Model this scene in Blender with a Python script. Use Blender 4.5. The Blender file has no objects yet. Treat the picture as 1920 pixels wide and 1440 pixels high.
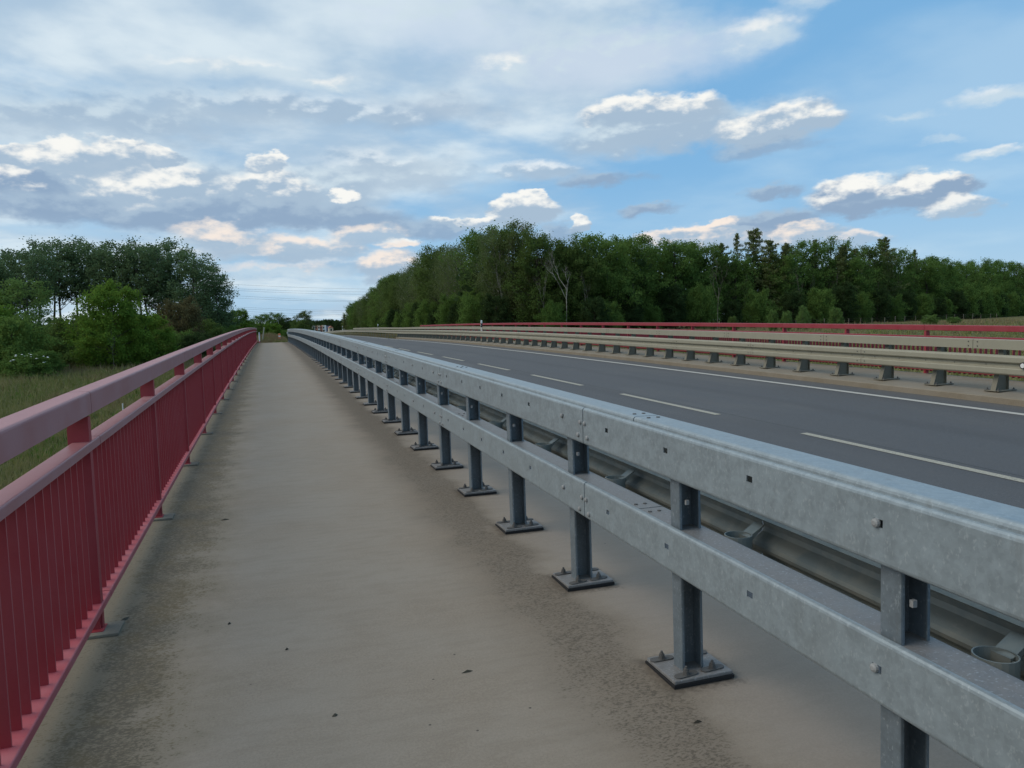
import bpy, math, random
import numpy as np
from mathutils import Matrix, Vector
R = math.radians
S = bpy.context.scene
C = S.collection
rng = np.random.default_rng(7)
random.seed(7)

# ------------------------------------------------------------------ camera
EYE = (0.0, 0.0, 1.789)
FW, RT, UP = (0.301183, 0.950475, -0.076717), (0.952266, -0.303998, -0.027837), (0.04978, 0.064671, 0.996664)
cam = bpy.data.cameras.new('camera')
cam.sensor_width = 36; cam.lens = 26.83; cam.clip_start = 0.05; cam.clip_end = 6000
camo = bpy.data.objects.new('camera', cam); C.objects.link(camo)
M = Matrix(((RT[0], UP[0], -FW[0], EYE[0]), (RT[1], UP[1], -FW[1], EYE[1]), (RT[2], UP[2], -FW[2], EYE[2]), (0, 0, 0, 1)))
camo.matrix_world = M
S.camera = camo
S.view_settings.view_transform = 'Standard'; S.view_settings.look = 'None'
S.view_settings.exposure = 0.0; S.view_settings.gamma = 1.0; S.view_settings.use_curve_mapping = False
S.cycles.max_bounces = 4; S.cycles.diffuse_bounces = 2; S.cycles.glossy_bounces = 2; S.cycles.transmission_bounces = 2
S.cycles.transparent_max_bounces = 4; S.cycles.caustics_reflective = False; S.cycles.caustics_refractive = False

# ------------------------------------------------------------------ sky and sun
SUN_EL, SUN_AZ = 42.0, -80.0            # azimuth clockwise from +Y
W = bpy.data.worlds.new('World'); S.world = W; W.use_nodes = True
nt = W.node_tree; nt.nodes.clear()
def N(t, nt, **kw):
    n = nt.nodes.new(t)
    for k, v in kw.items():
        if k.startswith('i_'):
            key = k[2:]; key = int(key) if key.isdigit() else key
            n.inputs[key].default_value = v
        else: setattr(n, k, v)
    return n
def L(nt, a, b): nt.links.new(a, b)
def MT(nt, op, a, b=None, c=None, clamp=False):
    n = nt.nodes.new('ShaderNodeMath'); n.operation = op; n.use_clamp = clamp
    for i, v in enumerate((a, b, c)):
        if v is None: continue
        if isinstance(v, (int, float)): n.inputs[i].default_value = v
        else: nt.links.new(v, n.inputs[i])
    return n.outputs[0]
def SS(nt, v, lo, hi, a=0.0, b=1.0, kind='SMOOTHSTEP'):
    n = nt.nodes.new('ShaderNodeMapRange'); n.interpolation_type = kind
    nt.links.new(v, n.inputs[0])
    for i, x in enumerate((lo, hi, a, b)): n.inputs[i + 1].default_value = x
    return n.outputs[0]
def MX(nt, fac, a, b, kind='MIX'):
    n = nt.nodes.new('ShaderNodeMix'); n.data_type = 'RGBA'; n.blend_type = kind; n.clamp_factor = True
    for i, v in ((0, fac), (6, a), (7, b)):
        if isinstance(v, (int, float)): n.inputs[i].default_value = v
        elif isinstance(v, tuple): n.inputs[i].default_value = (*v[:3], 1)
        else: nt.links.new(v, n.inputs[i])
    return n.outputs[2]
def NZ(nt, vec, scale, detail=2.0, rough=0.5, out=0, dist=0.0):
    n = nt.nodes.new('ShaderNodeTexNoise'); n.inputs['Scale'].default_value = scale
    n.inputs['Detail'].default_value = detail; n.inputs['Roughness'].default_value = rough
    n.inputs['Distortion'].default_value = dist
    if vec is not None: nt.links.new(vec, n.inputs['Vector'])
    return n.outputs[out]

skyt = N('ShaderNodeTexSky', nt, sky_type='NISHITA', sun_disc=False)
skyt.sun_elevation = R(SUN_EL); skyt.sun_rotation = R(SUN_AZ % 360)
skyt.air_density = 1.0; skyt.dust_density = 1.2; skyt.ozone_density = 1.6
tc = N('ShaderNodeTexCoord', nt)
dirv = tc.outputs['Generated']
sp = N('ShaderNodeSeparateXYZ', nt); L(nt, dirv, sp.inputs[0])
az = MT(nt, 'MULTIPLY', MT(nt, 'ARCTAN2', sp.outputs[0], sp.outputs[1]), 57.2958)
el = MT(nt, 'MULTIPLY', MT(nt, 'ARCSINE', sp.outputs[2]), 57.2958)
uv = N('ShaderNodeCombineXYZ', nt); L(nt, az, uv.inputs[0]); L(nt, el, uv.inputs[1])
mapn = N('ShaderNodeVectorMath', nt, operation='MULTIPLY'); L(nt, uv.outputs[0], mapn.inputs[0]); mapn.inputs[1].default_value = (0.6, 1.15, 1)
# two warps so that cloud outlines billow
w1 = NZ(nt, mapn.outputs[0], 0.22, 3.0, 0.55, out=1)
w2 = NZ(nt, mapn.outputs[0], 0.80, 4.0, 0.58, out=1)
def vm(op, a, b):
    n = nt.nodes.new('ShaderNodeVectorMath'); n.operation = op
    for i, v in enumerate((a, b)):
        if isinstance(v, tuple): n.inputs[i].default_value = v
        else: nt.links.new(v, n.inputs[i])
    return n.outputs[0]
w1v = vm('MULTIPLY', vm('SUBTRACT', w1, (.5, .5, .5)), (7.0, 2.4, 0))
w2v = vm('MULTIPLY', vm('SUBTRACT', w2, (.5, .5, .5)), (3.2, 1.7, 0))
uvw = vm('ADD', vm('ADD', uv.outputs[0], w1v), w2v)
uvs = vm('ADD', uv.outputs[0], vm('ADD', vm('MULTIPLY', w1v, (.35, .35, 0)), w2v))
fine = NZ(nt, mapn.outputs[0], 0.75, 5.0, 0.55)
fineb = NZ(nt, vm('ADD', mapn.outputs[0], (-.18, .50, 0)), 0.75, 4.0, 0.52)
femb = MT(nt, 'MULTIPLY', MT(nt, 'SUBTRACT', fine, fineb), 1.9)
broad = NZ(nt, mapn.outputs[0], 0.30, 5.0, 0.6)
# the altocumulus sheet: planar coordinates so that it foreshortens towards the horizon
zz = MT(nt, 'ADD', MT(nt, 'MAXIMUM', sp.outputs[2], 0.0), 0.15)
pl = N('ShaderNodeCombineXYZ', nt); L(nt, MT(nt, 'DIVIDE', sp.outputs[0], zz), pl.inputs[0]); L(nt, MT(nt, 'DIVIDE', sp.outputs[1], zz), pl.inputs[1])
sheet = NZ(nt, pl.outputs[0], 1.0, 7.0, 0.54, dist=0.15)
sheetb = NZ(nt, vm('ADD', pl.outputs[0], (.10, .16, 0)), 1.0, 6.0, 0.52, dist=0.15)
sheet2 = NZ(nt, vm('ADD', pl.outputs[0], (7.3, 2.1, 0)), 0.9, 6.0, 0.5)
col = MX(nt, 0.75, skyt.outputs[0], (1.75, 4.15, 6.9))
# slight whitening of the air near the horizon
col = MX(nt, SS(nt, el, 12.0, -1.0, 0.0, 0.42), col, (5.6, 6.9, 7.8))
WH, GR, BL, WM, MID = (8.0, 8.0, 7.7), (3.3, 4.35, 5.5), (2.4, 3.4, 4.75), (8.0, 7.1, 6.4), (5.2, 6.2, 6.9)
# sheet cover: dense on the left, opening towards the clear sky on the right
slope = MT(nt, 'SUBTRACT', az, MT(nt, 'MULTIPLY', el, 1.0))       # clear side grows down to the right
cover = SS(nt, slope, 4.0, 26.0, 0.14, -0.30)
cover = MT(nt, 'ADD', cover, SS(nt, el, 4.0, 16.0, -0.08, 0.02))
cover = MT(nt, 'ADD', cover, SS(nt, el, 14.5, 18.0, 0.0, 0.06))
dens = SS(nt, MT(nt, 'ADD', sheet, cover), 0.42, 0.70)
emb = MT(nt, 'MULTIPLY_ADD', MT(nt, 'SUBTRACT', sheet, sheetb), 3.6, 0.5)
scol = MX(nt, SS(nt, MT(nt, 'ADD', MT(nt, 'MULTIPLY', sheet2, .5), MT(nt, 'MULTIPLY', emb, .5)), 0.34, 0.68), (3.8, 4.95, 6.1), (6.4, 7.2, 7.6))
col = MX(nt, MT(nt, 'MULTIPLY', SS(nt, sheet2, .44, .66), .32), col, (5.6, 6.9, 7.6))
col = MX(nt, MT(nt, 'MULTIPLY', dens, 0.88), col, scol)
# single clouds: (az, el, half width, half height, top colour, base colour, softness, opacity)
CL = [
 (-8.0, 10.2, 10.0, 3.1, MID, GR, .45, .9), (3.0, 9.8, 7.5, 2.2, MID, GR, .5, .85), (-4, 15.0, 14.0, 1.8, MID, GR, .7, .7), (12.0, 15.6, 7.0, 1.5, GR, BL, .8, .55), (10.0, 11.0, 8.0, 1.2, MID, GR, .7, .7), (31.5, 13.6, 9.0, 1.7, MID, GR, .6, .8), (43.6, 8.1, 5.6, 1.5, MID, BL, .45, .9),
 (25.6, 18.6, 13.0, 3.0, MID, (4.9, 5.8, 6.9), .8, .95), (13.5, 21.0, 9.0, 2.6, MID, (5.2, 6.1, 7.1), .8, .8),
 (18.2, 18.0, 2.4, 1.3, WH, MID, .7, .8), (35.6, 19.0, 3.6, 1.3, WH, MID, .8, .8), (39.0, 20.8, 2.4, 1.2, WH, MID, .8, .7),
 (-10.0, 13.9, 9.5, 1.5, MID, GR, .7, .8), (6.2, 15.2, 11.1, 1.2, (6.4, 7.1, 7.6), GR, .8, .7),
 (-2.0, 17.5, 7.0, .9, WH, MID, .8, .6), (5.0, 17.0, 3.0, .7, WH, MID, .8, .8),
 (9.0, 12.0, 7.0, 1.0, (6.6, 7.2, 7.6), GR, .8, .75),
 (27.4, 13.2, 8.2, 1.4, MID, GR, .6, .85), (28.2, 14.6, 6.2, 1.25, WH, GR, .30, 1), (36.2, 12.9, 4.3, 1.35, WH, GR, .32, 1), (36.0, 11.6, 3.8, .75, GR, BL, .6, .7),
 (24.3, 10.3, 3.4, .75, GR, BL, .6, .9), (20.0, 11.2, 4.2, .9, (7.3, 7.7, 7.9), GR, .6, .8), (27.9, 8.1, 2.8, .6, GR, BL, .6, .95),
 (-13.2, 9.9, 4.2, 2.4, WH, BL, .26, 1), (-8.6, 10.0, 3.9, 2.7, WH, GR, .24, 1), (-5.6, 9.4, 3.4, 2.7, WH, GR, .30, .95),
 (-12.7, 8.2, 4.6, 1.3, GR, BL, .5, .95), (-7.0, 8.0, 4.8, 1.3, GR, BL, .5, .95), (0.6, 9.6, 3.6, 2.6, WH, GR, .32, .95),
 (0.2, 8.2, 6.2, 1.3, GR, BL, .5, .95), (6.0, 8.2, 5.4, 1.15, GR, BL, .5, .9), (11.6, 7.3, 5.0, .95, GR, BL, .5, .85),
 (1.2, 12.2, 1.0, .42, WH, WH, .4, 1), (5.7, 9.7, 1.1, .6, WH, WH, .4, 1),
 (-3.3, 6.8, 3.2, .9, WM, GR, .5, .9), (-1.0, 5.4, 5.5, .7, WM, GR, .7, .6), (8.8, 4.6, 2.8, 1.4, WM, GR, .6, .85), (4.5, 4.6, 4.5, .8, WM, GR, .8, .5), (9.6, 6.2, 2.2, .35, WH, WM, .5, .9),
 (18.9, 8.3, 2.9, 1.25, WH, GR, .22, 1), (15.4, 7.9, 3.6, .5, WH, GR, .3, 1), (23.0, 7.2, 1.05, .75, WH, GR, .25, 1), (21.0, 6.6, 2.2, .8, GR, BL, .5, .8),
 (34.6, 6.0, 5.4, 1.35, WM, GR, .25, 1), (36.6, 6.9, 4.2, .95, GR, BL, .5, 1), (41.0, 5.2, 3.0, .7, WM, GR, .4, .8),
 (36.2, 8.8, 2.3, .65, GR, BL, .5, .9), (42.3, 8.2, 4.0, 1.5, WH, BL, .30, 1), (46.1, 8.0, 3.0, 1.15, WH, BL, .26, 1), (47.9, 6.8, 2.3, .85, WH, GR, .4, .9), (43.5, 7.6, 3.4, .55, GR, BL, .5, .7),
 (49.6, 13.1, 2.7, .6, (7.0, 7.4, 7.6), MID, .8, .8), (49.8, 9.8, 2.4, .45, WH, MID, .8, .8), (44.8, 12.6, 2.2, .4, MID, MID, .9, .6), (47.0, 11.0, 1.6, .3, MID, MID, .9, .5),
 (-14.6, 11.3, 2.2, 1.0, WH, GR, .25, 1), (-11.6, 11.7, 2.0, 1.1, WH, GR, .22, 1), (-8.3, 12.1, 1.9, .9, WH, GR, .22, 1), (-6.2, 11.9, 1.7, .8, WH, GR, .25, .95), (.3, 11.6, 1.8, .8, WH, GR, .3, .9),
 (19.4, 9.2, 1.3, .7, WH, WH, .22, 1), (33.2, 6.6, 1.8, .8, WM, GR, .22, 1), (28.8, 5.6, 2.4, .9, WM, GR, .3, .9),
 (-2.2, 6.3, 4.2, 1.1, WM, GR, .4, .9), (3.2, 5.9, 4.0, 1.0, WM, GR, .4, .85), (7.0, 6.9, 3.2, .9, WM, GR, .4, .8), (1.0, 4.2, 6.0, .8, WM, MID, .6, .6), (8.8, 4.4, 2.4, 1.5, WM, GR, .35, .9), (-11.0, 11.4, 5.0, 1.3, WH, GR, .3, .95), (31.4, 5.9, 3.2, 1.1, WM, GR, .25, .95), (38.6, 5.8, 3.4, 1.0, WM, GR, .3, .9), (18.6, 8.6, 2.6, 1.3, WH, GR, .2, 1),
 # the same sky goes on outside the frame
 (-30, 9, 7, 2.2, WH, GR, .3, 1), (-24, 16, 8, 1.8, MID, GR, .6, .8), (66, 9, 6, 1.8, WH, GR, .3, 1), (78, 14, 7, 1.4, WH, GR, .5, .9), (-50, 12, 9, 2.4, WH, GR, .3, 1), (105, 8, 9, 2.2, WH, GR, .3, 1), (-85, 9, 10, 2.4, WH, GR, .35, 1), (150, 11, 10, 2.4, WH, GR, .35, 1), (-140, 10, 11, 2.4, WH, GR, .35, 1),
]
for (a0, e0, ra, re, ct, cb, soft, op) in CL:
    q = vm('MULTIPLY', vm('SUBTRACT', uvw if ra > 3.0 else uvs, (a0, e0, 0)), (1 / ra, 1 / re, 0))
    ln = nt.nodes.new('ShaderNodeVectorMath'); ln.operation = 'LENGTH'; nt.links.new(q, ln.inputs[0])
    al = SS(nt, ln.outputs['Value'], 1.0 + soft * .15, 1.0 - soft, 0.0, op)
    dp = nt.nodes.new('ShaderNodeVectorMath'); dp.operation = 'DOT_PRODUCT'; nt.links.new(q, dp.inputs[0]); dp.inputs[1].default_value = (-.25, .95, 0)
    sh = SS(nt, MT(nt, 'ADD', dp.outputs['Value'], MT(nt, 'ADD', MT(nt, 'MULTIPLY_ADD', fine, 1.2, -.6), femb)), -.15, .75)
    col = MX(nt, al, col, MX(nt, sh, cb, ct))
bg = N('ShaderNodeBackground', nt); bg.inputs[1].default_value = 0.118
L(nt, col, bg.inputs[0])
wo = N('ShaderNodeOutputWorld', nt); L(nt, bg.outputs[0], wo.inputs[0])
W.cycles.sampling_method = 'MANUAL'; W.cycles.sample_map_resolution = 512

sun = bpy.data.lights.new('sun', 'SUN'); sun.energy = 1.5; sun.angle = R(40); sun.color = (1.0, .88, .74)
suno = bpy.data.objects.new('sun', sun); C.objects.link(suno)
sd = Vector((math.sin(R(SUN_AZ)) * math.cos(R(SUN_EL)), math.cos(R(SUN_AZ)) * math.cos(R(SUN_EL)), math.sin(R(SUN_EL))))
suno.rotation_euler = sd.to_track_quat('Z', 'Y').to_euler()

# ------------------------------------------------------------------ helpers
_KN = [(75, .789), (92, .90), (114, .96), (136, .95), (180, .66), (260, -.4), (420, -2.5), (900, -4)]
def zc(y):
    """height of the road line over the crest of the bridge"""
    if y <= 0: return 0.022075 * max(y, -60)
    if y <= 75: return 0.022075 * y - 0.00015414 * y * y
    for (a, b), (c, d) in zip(_KN, _KN[1:]):
        if y <= c:
            t = (y - a) / (c - a); return b + (d - b) * t
    return _KN[-1][1]
def sm(x, a, b):
    t = np.clip((np.asarray(x, float) - a) / (b - a), 0, 1); return t * t * (3 - 2 * t)
def ground_z(x, y):
    x = np.asarray(x, float); y = np.asarray(y, float)
    r = np.hypot(x, y)
    hl = -4.6 + 3.7 * sm(r, 22, 72) + .5 * sm(r, 80, 160) - .4 * sm(r, 200, 500)
    hr = -2.7 + 2.7 * sm(r, 17, 105) + .3 * sm(r, 110, 170)
    h = hl + (hr - hl) * sm(x, 2, 14)
    h = h + .12 * np.sin(x * .21 + 1) * np.cos(y * .17) + .07 * np.sin(x * .53 + y * .41)
    zr = np.vectorize(zc)(y)
    lat = np.maximum(np.maximum(-2.2 - x, x - 14.2), 0)
    e = np.maximum(sm(y, 74.5, 77.5), sm(-y, 14, 18)) * (1 - sm(lat, 0, 9))
    h = h * (1 - e) + (zr - .16) * e
    # low spoil heap past the end of the walkway
    h = h + .75 * np.exp(-((x - .2) / 1.5) ** 2 - ((y - 82.5) / 3.6) ** 2) + .35 * np.exp(-((x + 1.6) / 1.2) ** 2 - ((y - 80) / 3) ** 2)
    return h
def gz(x, y): return float(ground_z(x, y))

def mesh(name, V, F, smooth=False):
    me = bpy.data.meshes.new(name)
    V = np.asarray(V, np.float32)
    if isinstance(F, np.ndarray):
        me.vertices.add(len(V)); me.vertices.foreach_set('co', V.ravel())
        n, k = F.shape
        me.loops.add(n * k); me.loops.foreach_set('vertex_index', F.astype(np.int32).ravel())
        me.polygons.add(n); me.polygons.foreach_set('loop_start', np.arange(0, n * k, k, dtype=np.int32))
        me.polygons.foreach_set('loop_total', np.full(n, k, np.int32))
        me.update(calc_edges=True)
    else:
        me.from_pydata([tuple(map(float, v)) for v in V], [], F); me.update()
    if smooth: me.polygons.foreach_set('use_smooth', np.ones(len(me.polygons), bool))
    return me
def link(name, me, m=None, parent=None, loc=(0, 0, 0), rot=(0, 0, 0), scale=None, kind=None, label=None, cat=None, group=None):
    o = bpy.data.objects.new(name, me); C.objects.link(o)
    o.location = loc; o.rotation_euler = rot
    if scale is not None: o.scale = scale if isinstance(scale, tuple) else (scale,) * 3
    if me is not None and m is not None and not me.materials: me.materials.append(m)
    if parent is not None: o.parent = parent
    if kind: o['kind'] = kind
    if label: o['label'] = label
    if cat: o['category'] = cat
    if group: o['group'] = group
    return o
def thing(name, label, cat, loc=(0, 0, 0), group=None, rot=(0, 0, 0), scale=None):
    return link(name, None, None, None, loc, rot, scale, None, label, cat, group)
class MB:
    def __init__(s): s.V = []; s.F = []
    def add(s, V, F):
        n = len(s.V); s.V += [tuple(v) for v in V]; s.F += [tuple(i + n for i in f) for f in F]; return s
    def box(s, x0, x1, y0, y1, z0, z1, bev=0.0):
        b = bev
        if b <= 0:
            V = [(x, y, z) for z in (z0, z1) for y in (y0, y1) for x in (x0, x1)]
            return s.add(V, [(0, 2, 3, 1), (4, 5, 7, 6), (0, 1, 5, 4), (2, 6, 7, 3), (0, 4, 6, 2), (1, 3, 7, 5)])
        ring = lambda z, i: [(x0 + i, y0 + b, z), (x0 + b, y0 + i, z), (x1 - b, y0 + i, z), (x1 - i, y0 + b, z), (x1 - i, y1 - b, z), (x1 - b, y1 - i, z), (x0 + b, y1 - i, z), (x0 + i, y1 - b, z)]
        V = ring(z0, b * .6) + ring(z0 + b, 0) + ring(z1 - b, 0) + ring(z1, b * .6)
        F = [tuple(range(7, -1, -1)), tuple(range(24, 32))]
        for k in range(3):
            for i in range(8): F.append((k * 8 + i, k * 8 + (i + 1) % 8, k * 8 + 8 + (i + 1) % 8, k * 8 + 8 + i))
        return s.add(V, F)
    def prism(s, P, y0, y1):
        """closed outline P in (x, z) swept along y"""
        n = len(P); V = [(x, y0, z) for x, z in P] + [(x, y1, z) for x, z in P]
        F = [(i, (i + 1) % n, n + (i + 1) % n, n + i) for i in range(n)] + [tuple(range(n - 1, -1, -1)), tuple(range(n, 2 * n))]
        return s.add(V, F)
    def vprism(s, P, z0, z1):
        n = len(P); V = [(x, y, z0) for x, y in P] + [(x, y, z1) for x, y in P]
        F = [(i, (i + 1) % n, n + (i + 1) % n, n + i) for i in range(n)] + [tuple(range(n - 1, -1, -1)), tuple(range(n, 2 * n))]
        return s.add(V, F)
    def cyl(s, c, r, z0, z1, n=12, r2=None, axis='z'):
        r2 = r if r2 is None else r2
        V = []
        for z, q in ((z0, r), (z1, r2)):
            for i in range(n):
                a = 2 * math.pi * i / n; p = (q * math.cos(a), q * math.sin(a))
                V.append((c[0] + p[0], c[1] + p[1], z) if axis == 'z' else ((z, c[0] + p[0], c[1] + p[1]) if axis == 'x' else (c[0] + p[0], z, c[1] + p[1])))
        F = [(i, (i + 1) % n, n + (i + 1) % n, n + i) for i in range(n)] + [tuple(range(n - 1, -1, -1)), tuple(range(n, 2 * n))]
        return s.add(V, F)
    def mesh(s, name, smooth=False): return mesh(name, s.V, s.F, smooth)
def thick(P, t):
    """turn an open line in (x, z) into a closed outline of thickness t"""
    P = [np.array(p, float) for p in P]; out = []
    for i, p in enumerate(P):
        d = (P[min(i + 1, len(P) - 1)] - P[max(i - 1, 0)]); d /= np.linalg.norm(d)
        out.append(p + np.array((-d[1], d[0])) * t)
    return [tuple(p) for p in P] + [tuple(p) for p in reversed(out)]
def arc(cx, cz, r, a0, a1, n=4):
    return [(cx + r * math.cos(R(a0 + (a1 - a0) * i / n)), cz + r * math.sin(R(a0 + (a1 - a0) * i / n))) for i in range(n + 1)]

# ------------------------------------------------------------------ materials
def mat(name, fn):
    m = bpy.data.materials.new(name); m.use_nodes = True; t = m.node_tree; t.nodes.clear()
    out = N('ShaderNodeOutputMaterial', t); p = N('ShaderNodeBsdfPrincipled', t)
    L(t, p.outputs[0], out.inputs[0]); fn(t, p, out); return m
def setc(t, p, col, rough=.6, metal=0.0, spec=.5):
    if isinstance(col, tuple): p.inputs['Base Color'].default_value = (*col, 1)
    else: L(t, col, p.inputs['Base Color'])
    if isinstance(rough, (int, float)): p.inputs['Roughness'].default_value = rough
    else: L(t, rough, p.inputs['Roughness'])
    p.inputs['Metallic'].default_value = metal; p.inputs['Specular IOR Level'].default_value = spec
def bump(t, p, h, strength, dist=.01):
    b = N('ShaderNodeBump', t); b.inputs['Strength'].default_value = strength; b.inputs['Distance'].default_value = dist
    L(t, h, b.inputs['Height']); L(t, b.outputs[0], p.inputs['Normal'])
def world_pos(t): return N('ShaderNodeNewGeometry', t).outputs['Position']
def vmul(t, v, k):
    n = t.nodes.new('ShaderNodeVectorMath'); n.operation = 'MULTIPLY'; t.links.new(v, n.inputs[0]); n.inputs[1].default_value = k; return n.outputs[0]
def sepx(t, v):
    n = t.nodes.new('ShaderNodeSeparateXYZ'); t.links.new(v, n.inputs[0]); return n.outputs

def m_galv(base, metal=.35):
    def f(t, p, o):
        P = world_pos(t)
        v = N('ShaderNodeTexVoronoi', t); v.inputs['Scale'].default_value = 70; L(t, P, v.inputs['Vector'])
        vs = sepx(t, v.outputs['Color'])[0]
        n1 = NZ(t, P, 16, 4, .65); n2 = NZ(t, vmul(t, P, (1, 1, .6)), 95, 2, .5); n3 = NZ(t, P, 1.7, 3, .6)
        c = MX(t, SS(t, n1, .3, .7), tuple(b * .90 for b in base), tuple(b * 1.08 for b in base))
        c = MX(t, SS(t, vs, .1, .9, 0, .20), c, tuple(b * 1.45 for b in base))
        c = MX(t, SS(t, n2, .58, .72, 0, .38), c, (.44, .49, .51))
        c = MX(t, SS(t, n3, .55, .75, 0, .3), c, (.22, .235, .23)); n4 = NZ(t, vmul(t, P, (1, 1, .12)), 13, 4, .7); c = MX(t, SS(t, n4, .60, .74, 0, .28), c, (.17, .165, .15))
        setc(t, p, c, SS(t, n1, .2, .8, .42, .62), metal); bump(t, p, n1, .08, .002)
    return f
GALV = mat('galvanised_steel', m_galv((.265, .312, .335)))
GALVD = mat('galvanised_post_steel', m_galv((.165, .20, .225)))
GALVB = mat('dusty_galvanised_steel', m_galv((.19, .185, .18), .10))
def m_wback(t, p, o):
    P = world_pos(t); n = NZ(t, P, 6, 4, .6); n2 = NZ(t, vmul(t, P, (1, .3, 1)), 30, 3, .6)
    c = MX(t, SS(t, n, .35, .65), (.19, .22, .215), (.27, .28, .25)); c = MX(t, SS(t, n2, .6, .75, 0, .4), c, (.36, .35, .31))
    setc(t, p, c, .55, .3)
WBACK = mat('weathered_wave_rail_steel', m_wback)
def m_paint(base, dust, amt=.4, rough=.42):
    def f(t, p, o):
        P = world_pos(t); n = NZ(t, P, 3.5, 5, .6); n2 = NZ(t, P, 60, 3, .6)
        c = MX(t, SS(t, n, .35, .7, 0, amt), base, dust); c = MX(t, SS(t, n2, .60, .72, 0, .3), c, tuple(b * .7 for b in base))
        c = MX(t, SS(t, n2, .30, .26, 0, .5), c, dust)
        n5 = NZ(t, vmul(t, P, (1, 1, .1)), 22, 4, .7); c = MX(t, SS(t, n5, .60, .78, 0, .35), c, tuple(b * .55 + .01 for b in base)); n6 = NZ(t, P, 11, 6, .75); c = MX(t, SS(t, n6, .70, .74, 0, .55), c, dust)
        setc(t, p, c, SS(t, n, .3, .7, rough, rough + .15), 0.0, .5)
    return f
REDB = mat('dark_red_baluster_paint', m_paint((.32, .032, .042), (.34, .075, .085), .3, .5))
REDE = mat('highlit_baluster_edge_paint', m_paint((.38, .075, .085), (.40, .11, .12), .3, .45))  # edge highlight of the balusters, painted as a paler red
REDH = mat('faded_red_rail_paint', m_paint((.34, .13, .135), (.42, .23, .235), .5, .4))
REDM = mat('pinkish_bottom_rail_paint', m_paint((.42, .085, .10), (.46, .18, .19), .5, .5))
REDR = mat('bright_red_rail_paint', m_paint((.27, .024, .036), (.30, .06, .07), .3, .45))
REDP = mat('brick_red_post_paint', m_paint((.27, .034, .030), (.32, .08, .075), .3, .55))
BEIGE = mat('beige_coated_steel', m_paint((.30, .282, .21), (.26, .242, .185), .6, .45))
BEIGED = mat('beige_post_steel', m_paint((.20, .185, .14), (.16, .15, .12), .6, .65))
BOLT = mat('dull_zinc_bolt', m_paint((.30, .31, .31), (.20, .20, .20), .5, .5))
BOLTD = mat('weathered_anchor_bolt', m_paint((.085, .083, .080), (.13, .125, .115), .4, .6))
RUBB = mat('black_rubber_pad', lambda t, p, o: setc(t, p, (.012, .012, .013), .8))
WHITE = mat('white_plastic', m_paint((.74, .74, .72), (.6, .6, .58), .3, .5))
BLACK = mat('black_plastic', lambda t, p, o: setc(t, p, (.015, .015, .016), .5))
BLUE = mat('blue_plastic', lambda t, p, o: setc(t, p, (.03, .16, .42), .5))
ORANGE = mat('orange_white_board', lambda t, p, o: setc(t, p, (.75, .22, .10), .6))

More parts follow.
